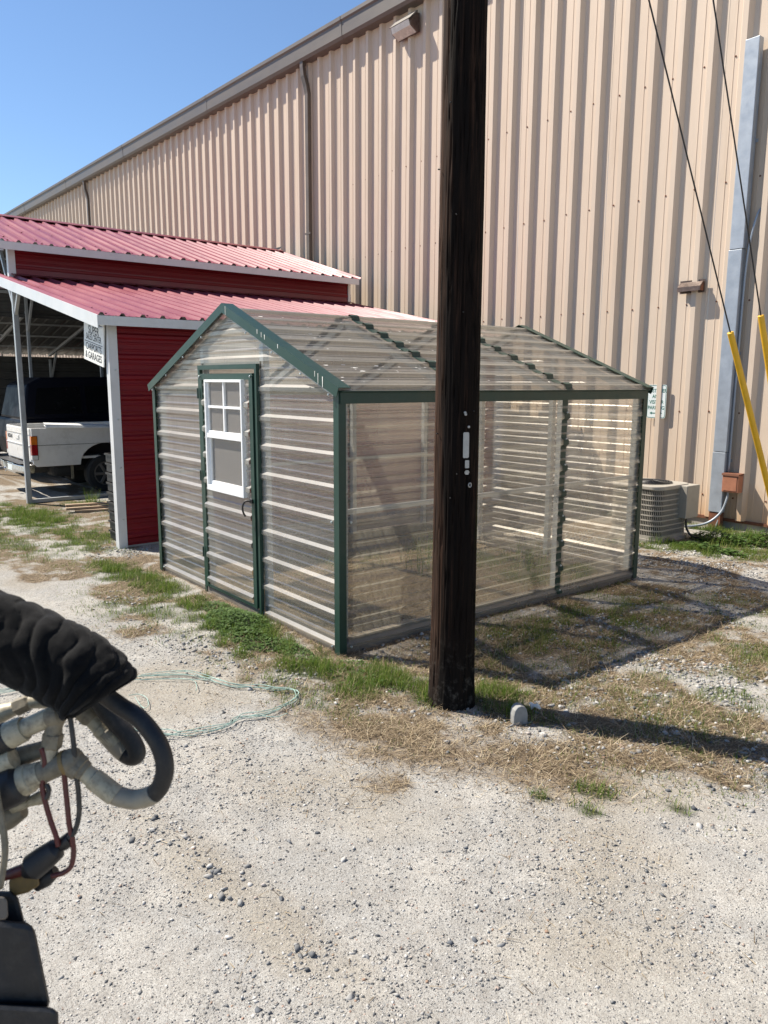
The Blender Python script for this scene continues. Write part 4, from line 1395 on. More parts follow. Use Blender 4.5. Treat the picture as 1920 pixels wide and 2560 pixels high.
MB().prism([(TR - .20, .40), (TR - .22, .44), (TR - .21, .53), (TR - .05, .55), (TR - .03, .52), (TR - .05, .40)], lambda a, c: Vector((-hwid + .02, a + .06, c)), lambda a, c: Vector((-.30, a, c))).build('bumper_bar', M['chrome'], bp, bevel=.008)
MB().prism([(TR - .20, .40), (TR - .22, .44), (TR - .21, .53), (TR - .05, .55), (TR - .03, .52), (TR - .05, .40)], lambda a, c: Vector((.30, a, c)), lambda a, c: Vector((hwid - .02, a + .06, c))).build('bumper_bar', M['chrome'], bp, bevel=.008)
MB().box(-.30, .30, TR - .17, TR - .04, .36, .53).build('step_plate', M['chrome'], bp, bevel=.006)
MB().box(-hwid + .06, hwid - .06, TR - .20, TR - .03, .553, .566).build('step_pad', M['rubber'], bp, bevel=.004)
MB().box(-.16, .16, TR - .178, TR - .171, .40, .51).build('licence_plate', M['signreflect'], bp)
MB().lathe((.0, TR - .25, .38), (0, 0, 1), [(0, .012), (.03, .012), (.035, .025), (.06, .028), (.08, .018), (.085, .006)], 12).build('tow_ball', M['chrome'], bp)
# cab and nose
cab = [(2.24, .42), (2.24, 1.15), (2.36, 1.66), (2.55, 1.72), (3.15, 1.70), (3.65, 1.18), (4.80, 1.05), (4.86, .9), (4.86, .42)]
MB().prism(cab, lambda a, c: Vector((-hwid + .02 + max(0, c - 1.15) * .28, a, c)), lambda a, c: Vector((hwid - .02 - max(0, c - 1.15) * .28, a, c))).build('cab', M['truckwhite'], tk, bevel=.02)
for s in (1, -1):
    MB().prism([(2.42, 1.2), (2.50, 1.60), (3.10, 1.60), (3.46, 1.2)], lambda a, c: Vector((s * (hwid - .015 - (c - 1.15) * .28), a, c)), lambda a, c: Vector((s * (hwid - .005 - (c - 1.15) * .28), a, c))).build('side_window', M['glassdark'], tk)
MB().add([(-hwid + .22, 2.262, 1.22), (hwid - .22, 2.262, 1.22), (hwid - .26, 2.33, 1.62), (-hwid + .26, 2.33, 1.62)], [(0, 1, 2, 3)]).build('rear_window', M['glassdark'], tk)
MB().add([(-hwid + .12, 3.60, 1.24), (hwid - .12, 3.60, 1.24), (hwid - .2, 3.20, 1.66), (-hwid + .2, 3.20, 1.66)], [(0, 1, 2, 3)]).build('windscreen', M['glassdark'], tk)


def wheel(parent, x, y, s, R=.33, wd=.22, dark=False):
    w = empty('wheel', (x, y, R - .012))
    w.parent = parent
    MB().lathe((-s * wd, 0, 0), (s, 0, 0), [(0, R * .62), (.0, R * .90), (.03, R), (wd - .03, R), (wd, R * .90), (wd + .004, R * .66), (wd - .02, R * .62)], 40).build('tyre', M['tyre'], w, autosmooth=35)
    mb = MB()
    mb.lathe((-s * .05, 0, 0), (s, 0, 0), [(0, R * .635), (.045, R * .635), (.048, R * .58), (.02, R * .54), (.015, R * .18), (.05, R * .16), (.055, R * .10), (.055, .01)], 30)
    mb.build('rim', M['acdark'] if dark else M['gutter'], w, autosmooth=35)
    for k in range(6):
        a = 2 * math.pi * k / 6
        MB().bar((s * .0, math.cos(a) * R * .15, math.sin(a) * R * .15), (s * -.004, math.cos(a) * R * .57, math.sin(a) * R * .57), .05, .03, up=(1, 0, 0)).build('spoke', M['gutter'], w, bevel=.008)
    return w


for y in (WYC, WYF):
    for s in (1, -1):
        wheel(tk, s * (hwid - .03), y, s)
MB().tube([(-hwid + .2, WYC, .31), (hwid - .2, WYC, .31)], .05, 10).build('axle', M['acdark'], tk)
MB().box(-.45, .45, TR + .1, 4.7, .36, .46).build('chassis', M['acdark'], tk)
MB().box(.25, .75, .62, 1.02, .30, .52).build('spare_tyre', M['tyre'], tk, bevel=.08)
MB().box(hwid - .10, hwid - .07, .92, .96, .26, .5).build('mud_flap', M['creamdull'], tk)

# folded white metal trim strips lying on the bed rail
for i, (za, zb, xo, lab) in enumerate(((1.205, 1.165, .02, 'upper white folded metal strip lying on the truck bed rail'), (1.165, 1.150, .05, 'lower white folded metal strip lying on the truck bed rail'))):
    t = empty('metal_strip', (TX1 - .03 + xo, .52, za))
    tag(t, lab, 'metal strip', 'metal strips on the truck bed')
    ln = 1.55 + .12 * i
    hz = .030 if i == 0 else .012
    MB().prism([(0, 0), (.012, 0), (.012, -hz), (.016, -hz), (.016, .004), (-.10, .030), (-.10, .026)], lambda a, c: Vector((a, 0, c)), lambda a, c: Vector((a, ln, c - (za - zb) - .05))).build('folded_sheet', M['vinyl'], t)

# dark vehicle behind the truck
sv = empty('dark_vehicle', (-12.45, -.30, 0))
sv.scale = (1, 1, 1.07)
tag(sv, 'dark navy sport utility vehicle parked deep inside the carport', 'car')
h2 = .95
low = [(1.0, .40), (.94, .75), (1.0, 1.12), (4.75, 1.12), (5.65, .98), (5.75, .75), (5.72, .40)]
MB().prism(low, lambda a, c: Vector((-h2, a, c)), lambda a, c: Vector((h2, a, c))).build('body', M['navy'], sv, bevel=.06)
top = [(1.02, 1.10), (1.16, 1.72), (1.45, 1.86), (3.05, 1.88), (3.55, 1.80), (4.72, 1.10)]
MB().prism(top, lambda a, c: Vector((-h2 + .04 + (c - 1.1) * .22, a, c)), lambda a, c: Vector((h2 - .04 - (c - 1.1) * .22, a, c))).build('cabin', M['navy'], sv, bevel=.05)
for (pp) in ([(1.25, 1.2), (1.35, 1.66), (2.15, 1.70), (2.15, 1.2)], [(2.25, 1.2), (2.25, 1.70), (3.10, 1.72), (3.10, 1.2)], [(3.2, 1.2), (3.2, 1.72), (3.5, 1.68), (4.3, 1.2)]):
    for s in (1, -1):
        MB().prism(pp, lambda a, c: Vector((s * (h2 - .035 - (c - 1.1) * .22), a, c)), lambda a, c: Vector((s * (h2 - .028 - (c - 1.1) * .22), a, c))).build('side_window', M['glassdark'], sv)
for y in (1.85, 4.75):
    for s in (1, -1):
        wheel(sv, s * (h2 - .02), y, s, .37, .25, True)
MB().box(h2, h2 + .16, 3.55, 3.68, 1.16, 1.34).build('door_mirror', M['navy'], sv, bevel=.03)

# lumber by the post, black crates inside the corner
plk = [((-7.38, .24, .055), (-7.18, 1.35, .055), .10, .035, 'longest weathered board in the small pile by the carport opening'),
       ((-7.46, .26, .095), (-7.28, 1.10, .095), .08, .03, 'weathered board lying on top of the small pile by the carport opening'),
       ((-7.30, .95, .10), (-7.12, 1.55, .10), .09, .045, 'short thick reddish board at the far end of the small lumber pile'),
       ((-7.33, .35, .018), (-7.08, 1.15, .018), .10, .035, 'weathered board at the bottom of the small pile by the carport opening')]
for a, c, w_, h_, lab in plk:
    o = MB().bar(a, c, w_, h_).build('plank', M['lumber'], None, bevel=.004)
    tag(o, lab, 'board', 'boards piled by the carport opening')
ORD = ['lowest', 'second lowest', 'third lowest', 'fourth lowest', 'middle', 'fourth from the top', 'third from the top', 'second from the top', 'topmost']
for k in range(9):
    z = .02 + k * .118
    c0 = empty('plastic_crate', (-4.77, .52, z))
    c0.scale = (.86, 1, 1)
    c0.rotation_euler = (0, 0, random.uniform(-.03, .03))
    tag(c0, ORD[k] + ' black plastic crate in the stack behind the white carport corner trim', 'crate', 'black crates stacked in the carport corner')
    if k == 0:
        mb = MB()
        mb.box(-.30, .30, -.42, .42, 0, .012)
        for sx in (-1, 1):
            mb.box(sx * .30 - .012, sx * .30 + .012, -.43, .43, 0, .10)
            mb.box(sx * .315 - .012, sx * .315 + .012, -.445, .445, .085, .105)
        for sy in (-1, 1):
            mb.box(-.30, .30, sy * .42 - .012, sy * .42 + .012, 0.002, .098)
            mb.box(-.32, .32, sy * .435 - .012, sy * .435 + .012, .086, .104)
        tray = mb.build('tray', M['blackplastic'], c0)
    else:
        link_copy(tray, c0)

# ------------------------------------------------------------------ small things on the ground
st = empty('concrete_stub', (1.535, .17, 0))
tag(st, 'small grey round-topped concrete marker in the grass by the pole', 'marker')
pr = [(-.046, -.03), (.046, -.03), (.045, .05), (.038, .082), (.022, .102), (0, .108), (-.022, .102), (-.038, .082), (-.045, .05)]
Mz = Matrix.Rotation(math.atan2(_r[1], _r[0]) + .25, 4, 'Z')
MB().prism(pr, lambda a, c: Mz @ Vector((a, -.035, c)), lambda a, c: Mz @ Vector((a * .93, .035, c * .97))).build('stub', M['block'], st, bevel=.010)
lt = empty('paper_scrap', (1.49, .36, 0))
tag(lt, 'crumpled white scrap lying behind the grey concrete marker', 'litter')
mb = MB()
vs = [(i * .017 - .035, j * .017 - .025, .03 + .012 * math.sin(i * 2.1 + j) + random.uniform(-.008, .008)) for j in range(4) for i in range(5)]
fs = [(j * 5 + i, j * 5 + i + 1, j * 5 + i + 6, j * 5 + i + 5) for j in range(3) for i in range(4)]
sc_ = mb.add(vs, fs).build('sheet', M['litter'], lt)
sc_.modifiers.new('thickness', 'SOLIDIFY').thickness = .003


def gpx(px, py, z=0.0):
    w = _f + _r * (px - 960) / FPX - _u * (py - 1280) / FPX
    t = (z - CAM[2]) / w[2]
    q = CAM + w * t
    return float(q[0]), float(q[1])


tw = empty('twine', (-.2, -1.1, 0))
tag(tw, 'loose loop of pale teal twine strands on the dusty ground', 'twine')
loop = [(350, 1692), (417, 1686), (467, 1688), (518, 1702), (546, 1713), (593, 1721), (644, 1725), (687, 1731), (730, 1731), (740, 1743), (726, 1760), (695, 1780), (656, 1796), (601, 1802), (569, 1819), (518, 1831), (468, 1839), (416, 1836), (340, 1828), (250, 1800), (150, 1762), (84, 1725), (20, 1732), (-60, 1745)]
for s in range(4):
    pts = []
    for i, (a, c) in enumerate(loop):
        x, y = gpx(a, c)
        j = .028 if s else 0
        x += random.uniform(-j, j)
        y += random.uniform(-j, j)
        pts.append((x + .2, y + 1.1, float(ground_z(x, y)) + .010 + .006 * s + random.uniform(0, .012)))
    MB().tube(spline(pts, 8), .0023, 6).build('strand', M['rope'], tw, smooth=True)
for pl in ([(322, 1738), (345, 1733), (365, 1742), (371, 1758), (362, 1770), (350, 1758), (338, 1742)], [(410, 1700), (455, 1698), (485, 1705), (492, 1722), (490, 1730)], [(330, 1700), (380, 1697), (460, 1702), (520, 1706)], [(600, 1800), (640, 1797), (690, 1800), (720, 1790)]):
    pts = []
    for a, c in pl:
        x, y = gpx(a, c)
        pts.append((x + .2, y + 1.1, float(ground_z(x, y)) + .012 + random.uniform(0, .01)))
    MB().tube(spline(pts, 8), .0023, 6).build('strand', M['rope'], tw, smooth=True)

# ------------------------------------------------------------------ hydraulic gear beside the camera
D = 1.12
hyd = empty('hydraulic_gear', at(-60, 2560, D))
tag(hyd, 'hydraulic valve gear with cream fittings, black sleeve and looping hoses', 'machine')
HO = hyd.location.copy()


def hp_(px, py, d=D): return at(px, py, d) - HO


def hbuild(mb, nm, mat, par=None, **k): return mb.build(nm, M[mat], par or hyd, **k)
U = D / FPX      # metres per pixel at that depth
# sleeve
path = spline([hp_(-260, 1490, D + .02), hp_(-120, 1540), hp_(-20, 1580), hp_(70, 1618), hp_(150, 1658), hp_(210, 1695), hp_(245, 1728), hp_(258, 1748)], 30)
mb = MB()
nseg = 90
vs = []
npt = len(path)
t0 = (path[1] - path[0]).normalized()
nrm = t0.cross(Vector(_f)).normalized()
for i in range(npt):
    t = (path[min(i + 1, npt - 1)] - path[max(i - 1, 0)]).normalized()
    nrm = (nrm - t * nrm.dot(t)).normalized()
    bn = t.cross(nrm)
    s = i / (npt - 1)
    base = 108 * U * (1.0 if s < .88 else 1.0 - 2.6 * (s - .88) ** 1.15)
    for k in range(nseg):
        a = 2 * math.pi * k / nseg
        w = mnoise.noise(Vector((math.cos(a) * 1.3, math.sin(a) * 1.3, s * 7)))
        w2 = mnoise.noise(Vector((math.cos(a) * 2.6 + 5, math.sin(a) * 2.6, s * 16)))
        ph = s * 12.5 + .95 * math.sin(a + 2.2) + .85 * w
        q = 2 * (ph - math.floor(ph)) - 1
        fold = math.sqrt(max(0.0, 1 - q * q))               # round bulges with sharp creases between
        amp = .55 + .75 * mnoise.noise(Vector((math.cos(a) * 1.4, math.sin(a) * 1.4, math.floor(ph) * 1.7 + 9)))
        fine_ = mnoise.noise(Vector((math.cos(a) * 9 + s * 20, math.sin(a) * 9, s * 34)))
        r = base * (.90 + .115 * fold * amp + .035 * w2 + .045 * w + .014 * fine_)
        vs.append(path[i] + (nrm * math.cos(a) + bn * math.sin(a)) * r)
fs = []
for i in range(npt - 1):
    for k in range(nseg):
        k2 = (k + 1) % nseg
        fs.append((i * nseg + k, i * nseg + k2, (i + 1) * nseg + k2, (i + 1) * nseg + k))
fs.append(tuple((npt - 1) * nseg + k for k in range(nseg)))
hbuild(mb.add(vs, fs), 'hose_sleeve', 'sleeve', smooth=True)
# two big hoses
hA = spline([hp_(230, 1715, D), hp_(300, 1765, D), hp_(352, 1800, D - .01), hp_(398, 1862, D - .02), hp_(412, 1925, D - .02), hp_(392, 1978, D - .01), hp_(345, 1998, D), hp_(300, 1992, D), hp_(268, 1976, D)], 14)
hbuild(MB().tube(hA, 22.5 * U, 24), 'hose', 'hose', smooth=True)
hB = spline([hp_(220, 1720, D + .08), hp_(275, 1790, D + .08), hp_(325, 1845, D + .08), hp_(342, 1882, D + .08), hp_(326, 1891, D + .085), hp_(296, 1868, D + .09), hp_(262, 1830, D + .09)], 14)
hbuild(MB().tube(hB, 24 * U, 24), 'hose', 'hose', smooth=True)


M['dustyhose'] = paint('dusty_hose', (.30, .265, .20), .55, var=.2, dirt=(.12, .10, .08), dirt_amt=.6, scale=18, bump_s=.2, bump_scale=300)
hbuild(MB().tube(hA[72:], 24 * U, 24), 'hose_cover', 'dustyhose', smooth=True)
hbuild(MB().tube(hB[62:], 25.0 * U, 24), 'hose_cover', 'dustyhose', smooth=True)


def fit(nm, pa, pb, prof, mat, seg=24, da=D, db=D, auto=35, hexa=False):
    """turned fitting from pixel pa to pixel pb; prof = (fraction, radius px)"""
    A, B = hp_(*pa, da), hp_(*pb, db)
    L = (B - A).length
    mb = MB().lathe(A, B - A, [(t * L, r * .88 * U) for t, r in prof], 6 if hexa else seg)
    return hbuild(mb, nm, mat, autosmooth=auto)


fit('crimp_ferrule', (205, 1925), (290, 1990), [(0, 20), (.02, 25), (.30, 26), (.31, 30), (.98, 30), (1, 26)], 'cream')
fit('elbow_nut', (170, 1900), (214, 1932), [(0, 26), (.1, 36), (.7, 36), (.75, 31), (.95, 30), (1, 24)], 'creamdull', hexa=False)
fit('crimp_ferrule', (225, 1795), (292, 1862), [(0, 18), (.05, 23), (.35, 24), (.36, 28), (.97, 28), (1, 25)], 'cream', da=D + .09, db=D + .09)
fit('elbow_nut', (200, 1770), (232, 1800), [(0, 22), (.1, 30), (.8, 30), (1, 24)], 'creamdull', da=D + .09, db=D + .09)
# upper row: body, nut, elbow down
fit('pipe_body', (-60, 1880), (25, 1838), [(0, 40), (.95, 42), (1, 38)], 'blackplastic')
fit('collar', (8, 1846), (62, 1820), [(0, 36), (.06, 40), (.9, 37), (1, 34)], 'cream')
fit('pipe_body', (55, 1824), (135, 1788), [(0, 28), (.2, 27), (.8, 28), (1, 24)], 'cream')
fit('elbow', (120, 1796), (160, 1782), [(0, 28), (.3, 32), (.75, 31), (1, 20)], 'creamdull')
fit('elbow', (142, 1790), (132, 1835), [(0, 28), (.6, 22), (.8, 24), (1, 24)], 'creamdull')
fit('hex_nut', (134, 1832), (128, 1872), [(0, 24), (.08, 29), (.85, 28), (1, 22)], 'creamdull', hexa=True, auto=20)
fit('pipe_body', (127, 1868), (118, 1925), [(0, 22), (1, 22)], 'cream')
# row behind
fit('pipe_body', (-40, 1800), (40, 1770), [(0, 22), (.4, 30), (.8, 24), (1, 20)], 'cream', da=D + .07, db=D + .07)
fit('hex_nut', (38, 1771), (80, 1752), [(0, 22), (.1, 27), (.8, 25), (1, 18)], 'creamdull', da=D + .07, db=D + .07, hexa=True, auto=20)
fit('pipe_body', (76, 1755), (150, 1742), [(0, 20), (.5, 27), (1, 22)], 'cream', da=D + .07, db=D + .07)
# middle row
fit('pipe_body', (-60, 1940), (35, 1895), [(0, 34), (.7, 34), (1, 30)], 'cream')
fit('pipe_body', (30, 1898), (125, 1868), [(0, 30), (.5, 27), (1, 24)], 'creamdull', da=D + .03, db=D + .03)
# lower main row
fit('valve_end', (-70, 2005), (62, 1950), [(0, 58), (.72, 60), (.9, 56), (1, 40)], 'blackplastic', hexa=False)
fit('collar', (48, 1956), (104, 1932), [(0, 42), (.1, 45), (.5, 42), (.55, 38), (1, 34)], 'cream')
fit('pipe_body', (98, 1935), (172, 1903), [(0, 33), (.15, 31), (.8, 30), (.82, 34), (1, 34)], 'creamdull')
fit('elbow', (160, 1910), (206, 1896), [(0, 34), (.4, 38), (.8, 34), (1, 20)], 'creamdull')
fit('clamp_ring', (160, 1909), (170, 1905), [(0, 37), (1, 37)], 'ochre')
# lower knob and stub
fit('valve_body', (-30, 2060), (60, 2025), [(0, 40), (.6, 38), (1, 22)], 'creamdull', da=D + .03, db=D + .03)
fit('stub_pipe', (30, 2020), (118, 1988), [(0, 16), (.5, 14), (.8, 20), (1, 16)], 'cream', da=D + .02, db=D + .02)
# wires
for nm, mat, pts, r in (('cable', 'blackwire', [(168, 1740), (175, 1790), (184, 1860), (190, 1930), (197, 1990), (197, 2040), (186, 2080), (172, 2095)], 6.5),
                        ('cable', 'redwire', [(158, 1890), (162, 1950), (168, 2010), (173, 2060), (180, 2095), (184, 2130), (178, 2165), (158, 2182), (130, 2190)], 6.5),
                        ('cable', 'redwire', [(104, 1870), (112, 1905), (106, 1960), (112, 2000), (126, 2050), (140, 2090), (146, 2115)], 6.5),
                        ('cable', 'blackwire', [(116, 1960), (122, 1975), (118, 1992), (110, 1996)], 6)):
    hbuild(MB().tube(spline([hp_(a, c, D - .01) for a, c in pts], 10), r * U, 10), nm, mat, smooth=True)
# connectors
fit('connector', (60, 2185), (150, 2115), [(0, 14), (.1, 24), (.25, 38), (.55, 36), (.9, 30), (1, 16)], 'blackplastic')
fit('connector', (146, 2118), (182, 2092), [(0, 10), (.3, 20), (.85, 20), (1, 10)], 'blackplastic')
fit('connector', (90, 2210), (140, 2178), [(0, 22), (.5, 26), (1, 16)], 'blackplastic', da=D + .02, db=D + .02)
fit('connector_stub', (10, 2190), (70, 2170), [(0, 14), (1, 18)], 'redwire')
# ochre plate with slots, grey lever column on the left edge
mb = MB()
mb.prism([(22, 2200), (40, 2190), (95, 2190), (100, 2212), (70, 2232), (38, 2240), (24, 2245)], lambda a, c: hp_(a, c, D), lambda a, c: hp_(a, c, D + .02))
hbuild(mb, 'mount_plate', 'ochre', bevel=.003)
mb = MB()
mb.tube(spline([hp_(-14, 1940, D - .04), hp_(-6, 2000, D - .04), hp_(9, 2080, D - .04), hp_(12, 2140, D - .04), hp_(0, 2220, D - .04)], 8), 8 * U, 12)
hbuild(mb, 'lever', 'creamdull', smooth=True)
# dark moulded guard at the bottom: neck, flat tapering panel and a proud lower rim
def slab(nm, poly, d0, d1, mat, bev):
    mb = MB()
    mb.prism(poly, lambda a, c: hp_(a, c, d0), lambda a, c: hp_(a, c, d1))
    return hbuild(mb, nm, mat, bevel=bev)
slab('guard_neck', [(-160, 2222), (28, 2228), (46, 2244), (66, 2320), (-160, 2320)], D - .01, D + .10, 'rubber', .008)
slab('guard_panel', [(-200, 2302), (0, 2300), (60, 2304), (84, 2312), (92, 2345), (128, 2520), (-200, 2520)], D - .05, D + .12, 'rubber', .010)
slab('guard_rim', [(-200, 2512), (0, 2510), (110, 2516), (138, 2520), (146, 2534), (150, 2700), (-200, 2700)], D - .065, D + .14, 'rubber', .008)
slab('guard_window', [(-80, 2240), (10, 2242), (18, 2252), (20, 2292), (12, 2300), (-80, 2298)], D - .06, D - .0505, 'gutter', .003)
# bracket that carries the gear down to the ground beside the photographer
g0 = HO
mb = MB()
mb.bar(hp_(-120, 1900, D), hp_(-120, 2560, D), .05, .05)
foot = Vector((hp_(-120, 2560, D).x, hp_(-120, 2560, D).y, -HO.z))
mb.bar(hp_(-120, 2560, D), foot, .06, .06)
hbuild(mb, 'column', 'blackplastic')
MB().box(foot.x - .2, foot.x + .12, foot.y - .25, foot.y + .12, foot.z, foot.z + .08).build('base_plate', M['blackplastic'], hyd, bevel=.01)


# ------------------------------------------------------------------ ground cover geometry
def mesh_np(name, V, Fq, mat, kind='stuff', label=None, cat=None, smooth=False):
    me = bpy.data.meshes.new(name)
    k = Fq.shape[1]
    me.vertices.add(len(V))
    me.vertices.foreach_set('co', V.astype(np.float32).ravel())
    me.loops.add(Fq.size)
    me.loops.foreach_set('vertex_index', Fq.astype(np.int32).ravel())
    me.polygons.add(len(Fq))
    me.polygons.foreach_set('loop_start', np.arange(0, Fq.size, k, dtype=np.int32))
    me.polygons.foreach_set('loop_total', np.full(len(Fq), k, dtype=np.int32))
    if smooth: me.polygons.foreach_set('use_smooth', np.ones(len(Fq), bool))
    me.update()
    me.validate()
    me.materials.append(mat)
    o = bpy.data.objects.new(name, me)
    COL.objects.link(o)
    tag(o, label, cat, None, kind)
    return o


def island_mat(name, stops, rough=.9, transl=0.0, spec=.2):
    mt, nt, out = new_mat(name)
    b = nt.nodes.new('ShaderNodeBsdfPrincipled')
    g = nt.nodes.new('ShaderNodeNewGeometry')
    c = ramp(nt, g.outputs['Random Per Island'], stops)
    n = tex_noise(nt, 120, 3, .6, coord='World')
    c = mix_rgb(nt, .5, c, mix_rgb(nt, n, (.35, .35, .35), (1, 1, 1)), 'MULTIPLY')
    nt.links.new(c, b.inputs['Base Color'])
    b.inputs['Roughness'].default_value = rough
    b.inputs['Specular IOR Level'].default_value = spec
    if transl:
        t = nt.nodes.new('ShaderNodeBsdfTranslucent')
        nt.links.new(c, t.inputs[0])
        mx = nt.nodes.new('ShaderNodeMixShader')
        mx.inputs[0].default_value = transl
        nt.links.new(b.outputs[0], mx.inputs[1])
        nt.links.new(t.outputs[0], mx.inputs[2])
        nt.links.new(mx.outputs[0], out.inputs[0])
    else:
        nt.links.new(b.outputs[0], out.inputs[0])
    return mt


def sample(n, x0, x1, y0, y1, fn):
    """rejection sampling of ground points by a density map"""
    xs = rng.uniform(x0, x1, n)
    ys = rng.uniform(y0, y1, n)
    keep = rng.random(n) < fn(xs, ys)
    xs, ys = xs[keep], ys[keep]
    return xs, ys


def not_under(x, y):
    """1 where loose cover may lie, 0 inside skids, pole, pads"""
    k = np.ones_like(x)
    k[(np.hypot(x - PX, y - PY) < .13)] = 0
    k[(y > WY - .03)] = 0
    return k


# icosahedron template
ph = (1 + 5 ** .5) / 2
ico = np.array([(-1, ph, 0), (1, ph, 0), (-1, -ph, 0), (1, -ph, 0), (0, -1, ph), (0, 1, ph), (0, -1, -ph), (0, 1, -ph), (ph, 0, -1), (ph, 0, 1), (-ph, 0, -1), (-ph, 0, 1)]) / 1.9
icof = np.array([(0, 11, 5), (0, 5, 1), (0, 1, 7), (0, 7, 10), (0, 10, 11), (1, 5, 9), (5, 11, 4), (11, 10, 2), (10, 7, 6), (7, 1, 8), (3, 9, 4), (3, 4, 2), (3, 2, 6), (3, 6, 8), (3, 8, 9), (4, 9, 5), (2, 4, 11), (6, 2, 10), (8, 6, 7), (9, 8, 1)])


octa = np.array([(1, 0, 0), (0, 1, 0), (-1, 0, 0), (0, -1, 0), (0, 0, 1), (0, 0, -1)], float)
octf = np.array([(0, 1, 4), (1, 2, 4), (2, 3, 4), (3, 0, 4), (1, 0, 5), (2, 1, 5), (3, 2, 5), (0, 3, 5)])


def stones(xs, ys, size, flat=.55, sink=.35, small=False):
    n = len(xs)
    tv, tf = (octa, octf) if small else (ico, icof)
    kv = len(tv)
    jit = tv[None] * (1 + rng.uniform(-.42, .42, (n, kv, 1))) + rng.uniform(-.28, .28, (n, kv, 3))
    sc = np.stack([rng.uniform(.75, 1.3, n), rng.uniform(.6, 1.05, n), rng.uniform(.35, .85, n) * flat / .55], -1)
    P = jit * sc[:, None, :] * size[:, None, None]
    a = rng.uniform(0, 2 * np.pi, n)
    t = rng.normal(0, .25, n)
    y1, z1 = P[..., 1] * np.cos(t)[:, None] - P[..., 2] * np.sin(t)[:, None], P[..., 1] * np.sin(t)[:, None] + P[..., 2] * np.cos(t)[:, None]
    x2 = P[..., 0] * np.cos(a)[:, None] - y1 * np.sin(a)[:, None]
    y2 = P[..., 0] * np.sin(a)[:, None] + y1 * np.cos(a)[:, None]
    gz = ground_z(xs, ys)
    V = np.stack([x2 + xs[:, None], y2 + ys[:, None], z1 + (gz + size * (sc[:, 2] * .5 - sink * .4))[:, None]], -1).reshape(-1, 3)
    Fc = (tf[None] + (np.arange(n) * kv)[:, None, None]).reshape(-1, 3)
    return V, Fc


M['stone'] = island_mat('gravel_stone', [(0, (.075, .08, .09)), (.12, (.16, .165, .17)), (.35, (.29, .285, .275)), (.65, (.41, .40, .38)), (.92, (.55, .54, .52)), (.97, (.33, .22, .16)), (1, (.38, .30, .22))], .85)
M['darkstone'] = island_mat('dark_stone', [(0, (.06, .065, .075)), (.4, (.13, .14, .155)), (.75, (.24, .245, .25)), (1, (.42, .41, .40))], .8)
# loose coarse gravel
xs, ys = sample(170000, -6, 4.5, -2.5, 6.8, lambda x, y: np.clip(gravel_cover(x, y) ** 1.4 * not_under(x, y), 0, 1))
sz = .006 + .013 * rng.random(len(xs)) ** 2.5
V, Fc = stones(xs, ys, sz, .5)
mesh_np('gravel', V, Fc, M['stone'], label='loose grey gravel spread around the yard')
# fine chippings pressed into the drive
dens = lambda x, y: np.clip((.16 + 1.1 * sstep(.38, .66, fbm(x, y, 1.6, 4, 55))) * (1 - .75 * straw_cover(x, y)) * sstep(9.5, 3.0, np.hypot(x - CAM[0], y - CAM[1])) * not_under(x, y), 0, 1)
xs, ys = sample(330000, -2.6, 4.2, -2.9, 2.4, dens)
sz = .0018 + .0080 * rng.random(len(xs)) ** 6
V, Fc = stones(xs, ys, sz, .5, .6, True)
mesh_np('chippings', V, Fc, M['stone'], label='fine stone chippings in the dusty drive')
# scattered larger dark stones
xs, ys = sample(220, -3.0, 4.2, -2.9, 2.4, lambda x, y: .22 * np.ones_like(x) * not_under(x, y))
spec_px = [(725, 2105), (793, 2078), (922, 2093), (929, 2094), (1165, 2112), (703, 2250), (757, 2268), (727, 2385), (915, 2385), (965, 2420), (1127, 2350), (1185, 2340), (1255, 2350), (645, 2520), (1400, 1908), (1690, 1985), (1120, 1880), (1640, 1940), (430, 1860), (560, 1780), (545, 1650), (630, 1604), (1660, 2210), (1780, 2260), (1900, 2150)]
for a, c in spec_px:
    x, y = gpx(a, c)
    xs, ys = np.append(xs, x), np.append(ys, y)
sz = np.append(.007 + .010 * rng.random(len(xs) - len(spec_px)) ** 2, rng.uniform(.010, .017, len(spec_px)))
V, Fc = stones(xs, ys, sz, .5, .75)
mesh_np('scattered_stones', V, Fc, M['darkstone'], label='dark stones strewn over the drive')


def blades(xs, ys, length, width, lean, curl, zoff=0.0, segs=2):
    """thin bent blades, each its own island of quads; lean 0 upright .. 1 flat"""
    n = len(xs)
    a = rng.uniform(0, 2 * np.pi, n)
    d = np.stack([np.cos(a), np.sin(a), np.zeros(n)], -1)
    s = np.stack([-np.sin(a), np.cos(a), np.zeros(n)], -1)
    base = np.stack([xs, ys, ground_z(xs, ys) + zoff], -1)
    V = np.zeros((n, (segs + 1) * 2, 3))
    ang = lean * np.pi / 2
    p = base.copy()
    for k in range(segs + 1):
        w = width * (1 - .85 * k / segs)
        V[:, 2 * k] = p - s * w[:, None] / 2
        V[:, 2 * k + 1] = p + s * w[:, None] / 2
        st = length / segs
        p = p + (d * np.sin(ang)[:, None] + np.array([0, 0, 1.0]) * np.cos(ang)[:, None]) * st[:, None]
        ang = ang + curl
    F1 = np.array([(2 * k, 2 * k + 1, 2 * k + 3, 2 * k + 2) for k in range(segs)])
    Fc = (F1[None] + (np.arange(n) * (segs + 1) * 2)[:, None, None]).reshape(-1, 4)
    return V.reshape(-1, 3), Fc


